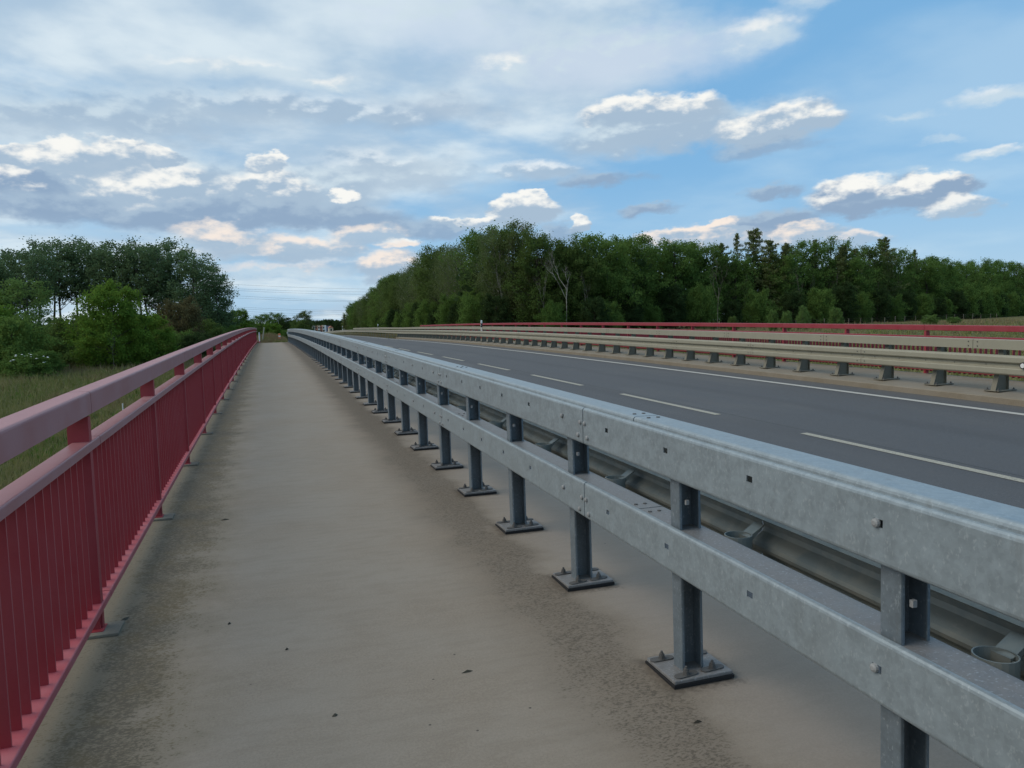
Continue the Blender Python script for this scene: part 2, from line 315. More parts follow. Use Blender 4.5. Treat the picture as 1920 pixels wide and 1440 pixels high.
def m_walk(t, p, o):
    P = world_pos(t); x, y, z = sepx(t, P)
    f1 = NZ(t, P, 90, 3, .7); f2 = NZ(t, P, 1.1, 4, .6); f3 = NZ(t, vmul(t, P, (2.5, 9, 1)), 1.6, 4, .6); grit = NZ(t, P, 230, 2, .6)
    c = MX(t, SS(t, f1, .3, .7), (.248, .200, .150), (.308, .254, .196))
    c = MX(t, SS(t, f2, .3, .7, 0, .5), c, (.315, .275, .226)); c = MX(t, SS(t, f3, .42, .70, 0, .35), c, (.222, .182, .138))
    c = MX(t, SS(t, grit, .60, .70, 0, .35), c, (.11, .10, .09))
    # lighter, dustier concrete below the guard rail
    c = MX(t, SS(t, x, 1.75, 2.1, 0, .4), c, (.30, .255, .215))
    # algae and dirt band beside the red railing
    spk = NZ(t, vmul(t, P, (.8, 1.5, 1)), 68, 3, .7); spk2 = NZ(t, P, 30, 4, .7); big = NZ(t, P, 2.2, 4, .6)
    edge = MT(t, 'ADD', x, MT(t, 'MULTIPLY_ADD', MT(t, 'ADD', MT(t, 'MULTIPLY', big, .6), MT(t, 'MULTIPLY', NZ(t, P, 6, 4, .7), .4)), 1.0, -.5))
    bandL = SS(t, edge, -.18, -.72)
    inner = SS(t, edge, -1.02, -.84, 0.55, 1.0)
    thr = MT(t, 'MULTIPLY', MT(t, 'MULTIPLY', bandL, inner), .275)
    s1 = SS(t, MT(t, 'ADD', MT(t, 'ADD', MT(t, 'MULTIPLY', spk, .65), MT(t, 'MULTIPLY', spk2, .35)), thr), .685, .80)
    brown = MX(t, SS(t, NZ(t, P, 3.5, 3, .6), .42, .62), (.085, .072, .050), (.105, .080, .040))
    c = MX(t, MT(t, 'MULTIPLY', bandL, .62), c, (.150, .130, .082))
    c = MX(t, MT(t, 'MULTIPLY', s1, .74), c, brown)
    # dirt band along the guard rail plates, wider near the plates
    e2 = MT(t, 'ADD', x, MT(t, 'MULTIPLY_ADD', big, .5, -.25))
    bandR = MT(t, 'MULTIPLY', SS(t, e2, .98, 1.48), SS(t, e2, 1.90, 1.66))
    s2 = SS(t, MT(t, 'ADD', MT(t, 'ADD', MT(t, 'MULTIPLY', spk, .7), MT(t, 'MULTIPLY', spk2, .3)), MT(t, 'MULTIPLY', bandR, .23)), .69, .82)
    c = MX(t, MT(t, 'MULTIPLY', MT(t, 'MULTIPLY', bandR, SS(t, y, 2, 14, .42, .80)), 1.0), c, (.140, .112, .080))
    c = MX(t, MT(t, 'MULTIPLY', s2, MT(t, 'MULTIPLY', bandR, .68)), c, (.075, .062, .046))
    # contact shade round the base plates, painted into the concrete colour
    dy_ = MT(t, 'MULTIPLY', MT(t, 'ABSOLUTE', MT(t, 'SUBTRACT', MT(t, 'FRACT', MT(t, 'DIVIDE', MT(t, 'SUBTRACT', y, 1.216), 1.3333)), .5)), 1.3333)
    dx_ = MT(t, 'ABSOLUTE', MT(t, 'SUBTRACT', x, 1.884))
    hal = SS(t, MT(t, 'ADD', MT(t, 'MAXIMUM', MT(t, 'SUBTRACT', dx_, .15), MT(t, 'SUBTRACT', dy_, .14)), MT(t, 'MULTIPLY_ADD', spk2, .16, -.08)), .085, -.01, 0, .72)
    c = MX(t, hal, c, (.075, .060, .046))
    # a few dark specks anywhere
    sp_ = N('ShaderNodeTexVoronoi', t); sp_.inputs['Scale'].default_value = 2.6; L(t, P, sp_.inputs['Vector'])
    c = MX(t, SS(t, sp_.outputs['Distance'], .022, .012, 0, .8), c, (.04, .035, .03))
    setc(t, p, c, .82, 0, .3); bump(t, p, MT(t, 'ADD', f1, MT(t, 'MULTIPLY', grit, .5)), .25, .004)
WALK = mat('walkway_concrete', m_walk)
def m_conc(a, b):
    def f(t, p, o):
        P = world_pos(t); n = NZ(t, P, 1.3, 5, .65); g = NZ(t, P, 70, 3, .65)
        c = MX(t, SS(t, n, .3, .7), a, b); c = MX(t, SS(t, g, .3, .7, 0, .3), c, tuple(v * .6 for v in a))
        setc(t, p, c, .85, 0, .3); bump(t, p, g, .2, .003)
    return f
KAPPE = mat('edge_slab_concrete', m_conc((.225, .185, .130), (.27, .232, .178)))
PAD = mat('mortar_pad', m_conc((.19, .168, .13), (.24, .215, .17)))
SLOPE = mat('pale_slope_paving', m_conc((.36, .36, .36), (.44, .44, .43)))
def m_asph(t, p, o):
    P = world_pos(t); x, y, z = sepx(t, P)
    g = NZ(t, P, 150, 3, .7); n = NZ(t, vmul(t, P, (1.2, .12, 1)), 1.5, 4, .6); n2 = NZ(t, P, 14, 4, .6)
    c = MX(t, SS(t, g, .3, .7), (.058, .059, .062), (.108, .109, .112))
    tr = MT(t, 'ABSOLUTE', MT(t, 'SUBTRACT', MT(t, 'FRACT', MT(t, 'DIVIDE', MT(t, 'SUBTRACT', x, 3.3), 1.95)), .5))
    c = MX(t, SS(t, tr, .30, .48, 0, .45), c, (.060, .060, .062))
    c = MX(t, SS(t, NZ(t, P, 38, 3, .7), .52, .68, 0, .45), c, (.150, .146, .136))
    c = MX(t, SS(t, NZ(t, vmul(t, P, (1, .25, 1)), .8, 4, .6), .5, .7, 0, .4), c, (.125, .122, .115))
    c = MX(t, SS(t, MT(t, 'ABSOLUTE', MT(t, 'ADD', MT(t, 'SUBTRACT', x, 7.46), MT(t, 'MULTIPLY', n2, .03))), .022, .006, 0, .7), c, (.03, .03, .03))
    c = MX(t, SS(t, x, 11.35, 11.9, 0, .5), c, (.13, .12, .105))
    c = MX(t, SS(t, n, .4, .65, 0, .35), c, (.085, .082, .082)); c = MX(t, SS(t, n2, .6, .7, 0, .15), c, (.05, .05, .055))
    c = MX(t, SS(t, g, .68, .76, 0, .5), c, (.17, .165, .155))
    setc(t, p, c, .78, 0, .35); bump(t, p, g, .35, .006)
ASPH = mat('asphalt', m_asph)
def m_line(t, p, o):
    P = world_pos(t); n = NZ(t, P, 55, 3, .7); c = MX(t, SS(t, n, .52, .66, 0, .6), (.47, .45, .40), (.22, .215, .19)); setc(t, p, c, .7)
LINE = mat('road_paint', m_line)
def m_line2(t, p, o):
    P = world_pos(t); n = NZ(t, P, 55, 3, .7); c = MX(t, SS(t, n, .42, .62, 0, .7), (.42, .385, .30), (.17, .16, .13)); setc(t, p, c, .7)
LINE2 = mat('worn_road_paint', m_line2)
def m_ground(t, p, o):
    P = world_pos(t); x, y, z = sepx(t, P)
    n1 = NZ(t, P, .11, 4, .6); n2 = NZ(t, P, 1.4, 5, .65); n3 = NZ(t, vmul(t, P, (1, 1, 1)), 9, 4, .7)
    c = MX(t, SS(t, n1, .35, .65), (.11, .135, .038), (.19, .18, .07)); c = MX(t, SS(t, n2, .35, .65, 0, .65), c, (.045, .060, .018))
    c = MX(t, SS(t, n3, .35, .65, 0, .5), c, (.12, .125, .05))
    c = MX(t, SS(t, MT(t, 'ADD', n2, SS(t, y, 60, 78, -.5, 0)), .3, .55, 0, .6), c, (.16, .115, .05))
    setc(t, p, c, .95, 0, .1); bump(t, p, MT(t, 'ADD', n3, n2), .8, .15)
GROUND = mat('meadow_soil', m_ground)

def m_leaf(a, b, dark=.50, trans=.36, var=.45):
    def f(t, p, o):
        t.nodes.remove(p)
        P = world_pos(t); oi = N('ShaderNodeObjectInfo', t)
        n = NZ(t, P, .55, 3, .6); n2 = NZ(t, P, 7.0, 2, .6)
        c = MX(t, oi.outputs['Random'], a, b)
        c = MX(t, SS(t, n, .35, .65, 0, var), c, tuple(v * dark for v in a))
        c = MX(t, SS(t, n2, .35, .65, 0, .5), c, tuple(min(1, v * 1.5) for v in b))
        d = N('ShaderNodeBsdfDiffuse', t); tr = N('ShaderNodeBsdfTranslucent', t); L(t, c, d.inputs[0])
        L(t, MX(t, .5, c, tuple(v * 1.6 for v in b)), tr.inputs[0])
        mx = N('ShaderNodeMixShader', t); mx.inputs[0].default_value = trans
        L(t, d.outputs[0], mx.inputs[1]); L(t, tr.outputs[0], mx.inputs[2]); L(t, mx.outputs[0], o.inputs[0])
    return f
LF = dict(
 oak=mat('oak_leaf', m_leaf((0.073, 0.144, 0.036), (0.120, 0.189, 0.048))),
 lime=mat('lime_leaf', m_leaf((.068, .115, .030), (.105, .150, .044))),
 birch=mat('birch_leaf', m_leaf((.078, .118, .042), (.118, .150, .058))),
 larch=mat('larch_needle', m_leaf((0.117, 0.165, 0.062), (0.163, 0.183, 0.074))),
 poplar=mat('poplar_leaf', m_leaf((0.072, 0.122, 0.058), (0.111, 0.165, 0.078), trans=.35)),
 maple=mat('maple_leaf', m_leaf((0.091, 0.177, 0.029), (0.124, 0.201, 0.034))),
 light=mat('willow_leaf', m_leaf((0.111, 0.183, 0.054), (0.130, 0.201, 0.060))),
 copper=mat('brownish_leaf', m_leaf((0.104, 0.104, 0.048), (0.117, 0.104, 0.050))),
 dark=mat('dark_leaf', m_leaf((0.026, 0.055, 0.022), (0.046, 0.073, 0.026))))
def m_bark(a, b):
    def f(t, p, o):
        P = world_pos(t); n = NZ(t, vmul(t, P, (1, 1, .35)), 5, 4, .6); setc(t, p, MX(t, SS(t, n, .4, .6), a, b), .9, 0, .2)
    return f
BARK = mat('dark_bark', m_bark((.05, .045, .035), (.09, .08, .06)))
BARKB = mat('birch_bark', m_bark((.36, .34, .29), (.13, .12, .10)))
BARKG = mat('grey_bark', m_bark((.20, .18, .15), (.11, .10, .08)))
def m_grass(t, p, o):
    t.nodes.remove(p); P = world_pos(t); n = NZ(t, P, .35, 3, .6); n2 = NZ(t, P, 5, 3, .6); y = sepx(t, P)[1]
    c = MX(t, SS(t, n, .35, .65), (.145, .19, .048), (.26, .25, .095)); c = MX(t, SS(t, n2, .4, .68), c, (.31, .275, .15))
    c = MX(t, SS(t, MT(t, 'ADD', n, MT(t, 'MULTIPLY', y, .006)), .84, 1.0, 0, .7), c, (.24, .175, .11))
    d = N('ShaderNodeBsdfDiffuse', t); L(t, c, d.inputs[0]); tr = N('ShaderNodeBsdfTranslucent', t); L(t, c, tr.inputs[0])
    mx = N('ShaderNodeMixShader', t); mx.inputs[0].default_value = .3; L(t, d.outputs[0], mx.inputs[1]); L(t, tr.outputs[0], mx.inputs[2]); L(t, mx.outputs[0], o.inputs[0])
GRASS = mat('meadow_grass', m_grass)
HERB = mat('meadow_herb', m_leaf((.075, .15, .03), (.11, .19, .04)))

# ------------------------------------------------------------------ ground
def axis(lo, hi, step, far, k=1.13):
    a = list(np.arange(lo, hi + .01, step)); s = step; x = a[-1]
    while x < far: s *= k; x += s; a.append(x)
    s = step; x = a[0]; pre = []
    while x > -far: s *= k; x -= s; pre.append(x)
    return np.array(pre[::-1] + a)
xs, ys = axis(-36, 44, 1.0, 3200), axis(-20, 130, 1.25, 3200)
GX, GY = np.meshgrid(xs, ys)
V = np.stack([GX.ravel(), GY.ravel(), ground_z(GX, GY).ravel()], 1)
nx, ny = len(xs), len(ys)
ii = (np.arange(ny - 1)[:, None] * nx + np.arange(nx - 1)[None]).ravel()
link('ground', mesh('ground', V, np.stack([ii, ii + 1, ii + 1 + nx, ii + nx], 1), True), GROUND, kind='structure')

# ------------------------------------------------------------------ bridge deck, road, walkway
def strip(name, outline, y0, y1, m, step=2.5, kind='structure', dz=0.0, n=None):
    """outline: closed (x, z) polygon relative to the road line, swept over the crest"""
    n = n or max(1, int(round((y1 - y0) / step))); Y = np.linspace(y0, y1, n + 1); k = len(outline)
    V = [(x, y, z + zc(y) + dz) for y in Y for x, z in outline]; F = []
    for j in range(n):
        for i in range(k): F.append((j * k + i, j * k + (i + 1) % k, (j + 1) * k + (i + 1) % k, (j + 1) * k + i))
    F += [tuple(range(k - 1, -1, -1)), tuple(range(n * k, n * k + k))]
    return link(name, mesh(name, V, F), m, kind=kind)
Y0, YE = -14.0, 75.2
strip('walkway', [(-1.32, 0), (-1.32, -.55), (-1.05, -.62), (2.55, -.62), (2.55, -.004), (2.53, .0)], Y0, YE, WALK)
ROADL, ROADR = (2.551, -.125), (11.949, 0.0)
def rz(x): return ROADL[1] + (x - ROADL[0]) / (ROADR[0] - ROADL[0]) * (ROADR[1] - ROADL[1])
strip('road', [(2.551, rz(2.551)), (2.551, -.5), (11.949, -.5), (11.949, rz(11.949))], Y0, YE, ASPH)
strip('bridge_deck', [(-1.0, -.64), (-.6, -1.5), (14.4, -1.5), (14.8, -.64), (14.8, -.56), (11.96, -.56), (11.96, -.62), (2.54, -.64)], Y0, YE, KAPPE)
strip('edge_slab', [(11.95, .10), (11.95, -.55), (14.84, -.55), (14.84, .10), (14.2, .118), (12.6, .150), (11.98, .112)], Y0, YE, KAPPE)
# the road goes on over the embankment
strip('road_beyond_bridge', [(1.9, rz(1.9) - .02), (1.9, -.5), (11.9, -.5), (11.9, -.004)], YE + .001, 420, ASPH, 5)
strip('road_before_bridge', [(1.9, rz(1.9) - .02), (1.9, -.5), (11.9, -.5), (11.9, -.004)], -60, Y0 - .001, ASPH, 5)
def marking(name, x0, x1, y0, y1, m):
    n = max(1, int((y1 - y0) / 2.5)); Y = np.linspace(y0, y1, n + 1)
    V = []; F = []
    for y in Y:
        for x in (x0, x1): V.append((x, y, rz(x) + zc(y) + .005))
    for j in range(n): F.append((2 * j, 2 * j + 1, 2 * j + 3, 2 * j + 2))
    link(name, mesh(name, V, F), m, kind='structure')
marking('edge_line', 11.10, 11.26, -14, 74, LINE)
marking('edge_line', 11.10, 11.26, 75.4, 330, LINE)
marking('edge_line', 3.05, 3.17, -14, 74, LINE)
for k in range(-3, 30):
    s = 11.28 + 5.93 * k
    marking('lane_dash', 7.19, 7.315, s, s + 3.75, LINE2)
# transverse joint strip at the end of the walkway and pale edging
link('end_joint', MB().box(-1.3, 2.5, 75.21, 75.5, zc(75) - .2, zc(75) - .004).mesh('end_joint'), SLOPE, kind='structure')
link('slope_paving', mesh('slope_paving', [(15.06, 2, -.3), (17.6, 2, -1.2), (17.6, 13.2, -1.0), (15.06, 13.2, -.1), (15.06, 2, -.6), (17.6, 2, -2.6), (17.6, 13.2, -2.6), (15.06, 13.2, -.5)],
     [(0, 1, 2, 3), (7, 6, 5, 4), (0, 4, 5, 1), (1, 5, 6, 2), (2, 6, 7, 3), (3, 7, 4, 0)]), SLOPE, kind='structure')

# ------------------------------------------------------------------ red railings
SP = 2.59
def rail_profile(x0, x1, z0, z1, r=.012):
    return arc(x1 - r, z1 - r, r, 0, 90, 3) + arc(x0 + r, z1 - r, r, 90, 180, 3) + [(x0, z0), (x0 + .01, z0 - .001)] + [(x1 - .01, z0 - .001), (x1, z0 + .004)]
def seg(parent, name, me, m, x, y0, Ln, z):
    """a straight piece laid over the crest from y0 to y0 + Ln"""
    a, b = zc(y0) + z, zc(y0 + Ln) + z
    P = parent.location
    return link(name, me, m, parent, (x - P.x, y0 - P.y, a - P.z), (math.atan2(b - a, Ln), 0, 0))
def red_railing(sgn, xf, y_first, yA, yB, zs, mats, label, base_z, near0, plinth):
    """sgn=+1: the face looks to +x (walkway railing); -1: mirrored. xf = x of the face"""
    HND, MID_, BOT, BAL, PST = mats
    root = thing('red_railing', label, 'railing', (xf - sgn * .05, yA, zc(yA)))
    (h0, h1), (m0, m1), (b0, b1) = zs
    S_ = lambda P: [(sgn * x, z) for x, z in P]
    Ln = 2 * SP - .008
    me_h = MB().prism(S_(rail_profile(-.125, 0, 0, h1 - h0, .016)), 0, Ln).mesh('handrail')
    me_m = MB().prism(S_(rail_profile(-.105, 0, 0, m1 - m0, .01)), 0, Ln).mesh('middle_rail')
    me_b = MB().prism(S_(rail_profile(-.105, 0, 0, b1 - b0, .008)), 0, Ln).mesh('bottom_rail')
    y = y_first + .05
    while y > yA: y -= 2 * SP
    while y < yB - 1:
        seg(root, 'handrail', me_h, HND, xf, y, Ln, h0)
        seg(root, 'middle_rail', me_m, MID_, xf, y + .17, Ln, m0)
        seg(root, 'bottom_rail', me_b, BOT, xf, y + .17, Ln, b0)
        y += 2 * SP
    # posts: a tapering plate with a thin flange on the open side
    b = MB(); w = h0 - base_z
    x0, x1 = (-.118, -.012)
    X = lambda v: sgn * v
    outl = [(X(x0 + .02), base_z), (X(x1 - .015), base_z), (X(x1), b1), (X(x1), h0 - .01), (X(x0 + .012), h0 - .01), (X(x0 - .003), (m1 + h0) / 2), (X(x0), b1)]
    b.prism(outl, -.006, .006)
    b.box(min(X(x1), X(x1 - .012)), max(X(x1), X(x1 - .012)), .0062, .055, base_z, h0 - .01)
    pm = b.mesh('post')
    fm = MB().box(min(X(-.11), X(-.0)), max(X(-.11), X(0)), -.05, .07, base_z - .012, base_z + .008, .003).mesh('foot_plate')
    pad = MB(); a0, a1 = sorted((X(-.14), X(.085))); pad.box(a0, a1, -.10, .10, base_z - .014, base_z + .003, .003); padm = pad.mesh('mortar_pad')
    k = int((yA - y_first) / SP); y = y_first + k * SP
    while y < yB - .5:
        po = link('post', pm, PST, root, (xf - root.location.x, y - root.location.y, zc(y) - root.location.z))
        link('foot_plate', fm, PST, po); 
        if plinth: link('mortar_pad', padm, PAD, po)
        y += SP
    # balusters: flat bars standing across the rail
    pitch = SP / 20
    bx0, bx1 = sorted((X(-.104), X(-.036)))
    bm = MB().box(bx0, bx1, -.005, .005, b1 - .002 if sgn > 0 else b0 - .035, m0 + .002).mesh('baluster')
    bm.materials.append(BAL)
    if sgn > 0: bm.materials.append(REDE); bm.polygons[5].material_index = 1
    ys = [y_first + .031 + i * pitch for i in range(int((yA - y_first) / pitch), int((yB - .4 - y_first) / pitch))]
    ind = [y for y in ys if y >= near0][:300]; rest = [y for y in ys if y < near0 or y > ind[-1]]
    for y in ind: link('baluster', bm, BAL, root, (xf - root.location.x, y - root.location.y, zc(y) - root.location.z))
    mb = MB()
    for y in rest:
        dz = zc(y); mb.box(bx0, bx1, y - .004, y + .004, b1 + dz, m0 + dz)
    link('far_balusters', mb.mesh('far_balusters'), BAL, root, (xf - root.location.x, -root.location.y, -root.location.z), kind='stuff')
    return root
red_railing(+1, -.975, 4.79, -8.2, 74.3, ((1.250, 1.380), (1.047, 1.100), (.122, .166)), (REDH, REDH, REDM, REDB, REDB),
            'dark red steel railing with faded handrail along the left edge of the walkway', 0.012, 1.7, True)
red_railing(-1, 14.62, 14.076, -8.2, 74.3, ((1.125, 1.250), (.955, 1.000), (.20, .245)), (REDR, REDR, REDR, REDR, REDR),
            'bright red railing across the road behind the beige crash barrier', .117, 8.0, True)

# ------------------------------------------------------------------ near galvanised guard rail
G = thing('guard_rail', 'galvanised grey double guard rail on bolted posts between walkway and road', 'guard rail', (1.88, -8.8, zc(-8.8)))
def gput(name, me, m, y, z=0.0, x=0.0, parent=None, rot=(0, 0, 0)):
    P = G.location; return link(name, me, m, G, (x - P.x, y - P.y, zc(y) + z - P.z), rot)
def holed_rail(h, zslot, Ln, slots, depth=.024, r=.016):
    prof = [(depth, 0), (r, 0)] + arc(r, r, r, 270, 180, 3)[1:] + [(0, zslot - .013), (0, zslot + .013)] + arc(r, h - r, r, 180, 90, 3) + [(depth, h)]
    cols = [0.0]
    for s in slots: cols += [s - .019, s + .019]
    cols += [Ln]
    V = [(x, y, z) for y in cols for x, z in prof]; n = len(prof); F = []
    js = [i for i, (x, z) in enumerate(prof) if abs(z - (zslot - .013)) < 1e-6][0]
    for c in range(len(cols) - 1):
        for i in range(n - 1):
            if i == js and c % 2 == 1: continue
            F.append((c * n + i, c * n + i + 1, (c + 1) * n + i + 1, (c + 1) * n + i))
    me = mesh('sheet', V, F); o = bpy.data.objects.new('tmp', me); C.objects.link(o)
    md = o.modifiers.new('s', 'SOLIDIFY'); md.thickness = .005; md.offset = -1
    dg = bpy.context.evaluated_depsgraph_get(); out = bpy.data.meshes.new_from_object(o.evaluated_get(dg)); out.name = 'rail_sheet'
    bpy.data.objects.remove(o); return out
SL = [.328 + .6667 * i for i in range(6)]
LB = 3.991
up_me = holed_rail(.222, .133, LB, SL); lo_me = holed_rail(.218, .117, LB, SL)
def box_rail(x0, x1, zt, drop_r, drop_l, t=.005):
    r = .012
    P = [(x0, zt - drop_l), (x0, zt - r)] + arc(x0 + r, zt - r, r, 180, 90, 3)[1:] + arc(x1 - r, zt - r, r, 90, 0, 3) + [(x1, zt - drop_r)]
    return MB().prism(thick(P, t), 0, LB).mesh('cap')
capu = box_rail(0, .150, 0, .215, .02); capl = box_rail(0, .165, 0, .19, .02)
def w_profile(sgn=1, z0=0.0):
    # road side of the wave: +x ; height .31, depth .08
    P = [(.012, 0), (.0, .012), (.012, .024), (.075, .052), (.081, .075), (.075, .098), (.018, .138), (.012, .155), (.018, .172), (.075, .212), (.081, .235), (.075, .258), (.012, .286), (.0, .298), (.012, .310)]
    return thick([(sgn * x, z + z0) for x, z in P], -.004 * sgn)
wv = MB().prism(w_profile(1), 0, LB).mesh('wave_rail')
bolt_me = MB().cyl((0, 0), .0135, -.009, .0, 12, .015, axis='x').cyl((0, 0), .007, -.0125, -.009, 12, .0135, axis='x').mesh('rail_bolt')
boltz_me = MB().cyl((0, 0), .011, 0, .009, 6).cyl((0, 0), .017, 0, .002, 12).mesh('top_bolt')
J = 4.22
for k in range(-3, 19):
    y = J + 4 * k
    if y > 76 or y < -9: continue
    u = seg(G, 'upper_rail', up_me, GALV, 1.774, y, 4, .972); l = seg(G, 'lower_rail', lo_me, GALV, 1.774, y, 4, .522)
    yc = y - .63
    cu = seg(G, 'top_cap_rail', capu, GALV, 1.801, yc, 4, 1.213); cl = seg(G, 'inner_flat_rail', capl, GALVB, 1.801, yc, 4, .722)
    seg(G, 'wave_rail', wv, WBACK, 2.165, y - 1.1, 4, .485)
    if -2 <= k < 8:
        for (o, zs) in ((u, ((.131, .028), (.05, .065))), (l, ((.120, .028), (.04, .065)))):
            for z_, d in zs:
                for s in (-1, 1):
                    yy = d if s > 0 else LB - d
                    link('rail_bolt', bolt_me, BOLT, o, (0, yy, z_))
            for j in (0, 2):
                if (k + j) % 3 != 2: link('rail_bolt', bolt_me, BOLT, o, (0, SL[j] + .006, .133 if o is u else .117))
        for o in (cu, cl):
            for bx in (.044, .098):
                for yy in (.08, LB - .07): link('top_bolt', boltz_me, BOLTD, o, (bx, yy, .0))
# posts
C0 = []
def cprof(w, d, lip, t):
    # open towards -y
    return [(lip, -d / 2), (0, -d / 2), (0, d / 2), (w, d / 2), (w, -d / 2), (w - lip, -d / 2), (w - lip, -d / 2 + t), (w - t, -d / 2 + t), (w - t, d / 2 - t), (t, d / 2 - t), (t, -d / 2 + t), (lip, -d / 2 + t)]
def rnd(P, r=.008):
    out = []
    n = len(P)
    for i in range(n):
        a, b, c = np.array(P[i - 1]), np.array(P[i]), np.array(P[(i + 1) % n])
        u, v = a - b, c - b; lu, lv = np.linalg.norm(u), np.linalg.norm(v)
        if i in (1, 2, 3, 4): q = r; out += [tuple(b + u / lu * q), tuple(b + (u / lu + v / lv) * q * .29), tuple(b + v / lv * q)]
        else: out.append(tuple(b))
    return out
post_me = MB().vprism(rnd(cprof(.117, .086, .014, .006), .006), .030, 1.205).mesh('post')
plate_me = MB().box(-.148, .148, -.14, .14, .017, .034, .003).mesh('base_plate')
rub_me = MB().box(-.153, .153, -.146, .146, .000, .0165).mesh('rubber_pad')
def anchor():
    b = MB(); P = [(.042 + .022 * math.cos(R(a)), .022 * math.sin(R(a))) for a in range(-90, 91, 30)] + [(-.042 + .022 * math.cos(R(a)), .022 * math.sin(R(a))) for a in range(90, 271, 30)]
    b.vprism(P, .0345, .040); b.cyl((0, 0), .019, .040, .043, 12); b.cyl((0, 0), .0165, .043, .058, 6); b.cyl((0, 0), .008, .058, .078, 8, .006); b.cyl((0, 0), .012, .058, .066, 8)
    return b.mesh('anchor_bolt')
anc = anchor(); tab = MB().box(-.004, .012, -.008, .006, 0, .022).mesh('zinc_tab')
def ring_tube(r, t, z0, z1, n=20):
    V = []; F = []
    for rr, z in ((r, z0), (r, z1), (r - t, z1), (r - t, z0)):
        for i in range(n): a = 2 * math.pi * i / n; V.append((rr * math.cos(a), rr * math.sin(a), z))
    for k in range(4):
        for i in range(n): F.append((k * n + i, k * n + (i + 1) % n, ((k + 1) % 4) * n + (i + 1) % n, ((k + 1) % 4) * n + i))
    return mesh('tube', V, F)
tube_me = ring_tube(.064, .0045, -.21, 0)
br = MB(); br.prism([(.04, -.05), (.046, -.05), (.13, .03), (.13, .038), (.05, -.012), (.04, -.012)], -.02, .05); br.box(.045, .051, -.03, .06, -.16, -.02)
brm = br.mesh('bracket')
for k in range(-8, 57):
    y = 1.868 + 1.3333 * k
    if y > 77.5: break
    po = gput('post', post_me, GALVD, y, 0, 1.823, rot=(0, R(-.55), 0))
    link('base_plate', plate_me, GALVB, po, (.068, .015, 0), scale=(1.06, 1, 1)); link('rubber_pad', rub_me, RUBB, po, (.068, .015, 0), scale=(1.06, 1, 1))
    if -1 <= k < 16:
        for ax, ay, ra in ((-.088, .095, .0), (.01 - .075, -.10, .12), (.085, -.088, .1), (.098, .09, -.1)):
            if k < 10 or ax > 0: link('anchor_bolt', anc, BOLTD, po, (.060 + ax, .015 + ay, 0), (0, 0, ra + .04 * ((k * 7) % 5 - 2)))
    if k < 14: link('zinc_tab', tab, BOLT, po, (.030, -.055, .85))
    gput('deformation_tube', tube_me, WBACK, y - .165, .715, 2.055)
    gput('rail_bracket', brm, WBACK, y - .165, .715, 2.052)
# raked end of the guard rail
seg(G, 'end_rail', MB().prism([(0, -.222), (.02, -.222), (.15, -.222), (.15, 0), (0, 0)], 0, 3.0).mesh('end_rail'), GALV, 1.78, 76.4, 3.0, .95)

# ------------------------------------------------------------------ beige crash barrier across the road
B = thing('crash_barrier', 'beige crash barrier with wave rail and box rail across the road', 'crash barrier', (12.6, -8, zc(-8) + .15))
wvb = MB().prism(thick([(-x, z) for x, z in [(0, 0), (.045, .006), (.072, .020), (.080, .035), (.080, .112), (.070, .126), (.022, .140), (.016, .152), (.016, .198), (.022, .210), (.070, .224), (.080, .238), (.080, .315), (.072, .330), (.045, .344), (0, .350)]], .004), 0, LB).mesh('wave_rail')
bx = MB().prism([(0, 0), (0, .165), (.006, .172), (.13, .172), (.136, .165), (.136, 0)], 0, LB).mesh('box_rail')
bb = MB().cyl((0, 0), .012, -.008, 0, 8, axis='x').mesh('rail_bolt')
JB = 11.077 + .0
for k in range(-5, 104):
    y = 15.0 - .1 + 4 * (k - 1)
    if y > 210: break
    far = y > 76
    Ln = 4
    w_ = seg(B, 'wave_rail', wvb, BEIGE, 12.37, y - 1.35, 4, .462)
    if y < 116:
        u_ = seg(B, 'box_rail', bx, BEIGE, 12.43, y, 4, .905)
        if 0 <= y < 42:
            for z_ in (.045, .125):
                for yy in (.09, LB - .09): link('rail_bolt', bb, BOLTD, u_, (0, yy, z_))
    if 0 <= y < 42:
        for q_ in range(6): link('rail_bolt', bb, BOLTD, w_, (-.016, .33 + .667 * q_, .175))
        for z_ in (.075, .275):
            for yy in (.10, LB - .10): link('rail_bolt', bb, BOLTD, w_, (-.086, yy, z_))
def btrap():
    b = MB()
    O = [(-.30, .02), (0, .02), (0, .79), (-.13, .79), (-.13, .60)]
    b.prism(O, -.006, .006)
    # flanges
    def fl(p, q, t=.008):
        b.add([(p[0], -.05, p[1]), (p[0], .05, p[1]), (q[0], .05, q[1]), (q[0], -.05, q[1]), (p[0] + t, -.05, p[1]), (p[0] + t, .05, p[1]), (q[0] + t, .05, q[1]), (q[0] + t, -.05, q[1])],
              [(0, 1, 2, 3), (7, 6, 5, 4), (0, 4, 5, 1), (2, 6, 7, 3), (0, 3, 7, 4), (1, 5, 6, 2)])
    fl((-.31, .02), (-.14, .60)); fl((-.138, .601), (-.138, .79)); fl((.001, .02), (.001, .79)); return b.mesh('post')
bpm = btrap()
bpl = MB().box(-.36, .08, -.15, .15, .004, .022, .003).mesh('base_plate')
spa = MB().box(0, .10, -.04, .04, 0, .12).mesh('spacer')
for k in range(-14, 130):
    y = 10.43 + 1.3333 * k
    if y > 78: break
    if y < -8: continue
    P = B.location
    po = link('post', bpm, BEIGED, B, (12.70 - P.x, y - P.y, zc(y) + .148 - P.z))
    link('base_plate', bpl, BEIGED, po); link('spacer', spa, BEIGE, po, (-.33, 0, .38))
    if 4 < y < 22:
        for ax in (-.31, .05):
            for ay in (-.11, .11): link('anchor_bolt', anc, BOLTD, po, (ax, ay, -.014))
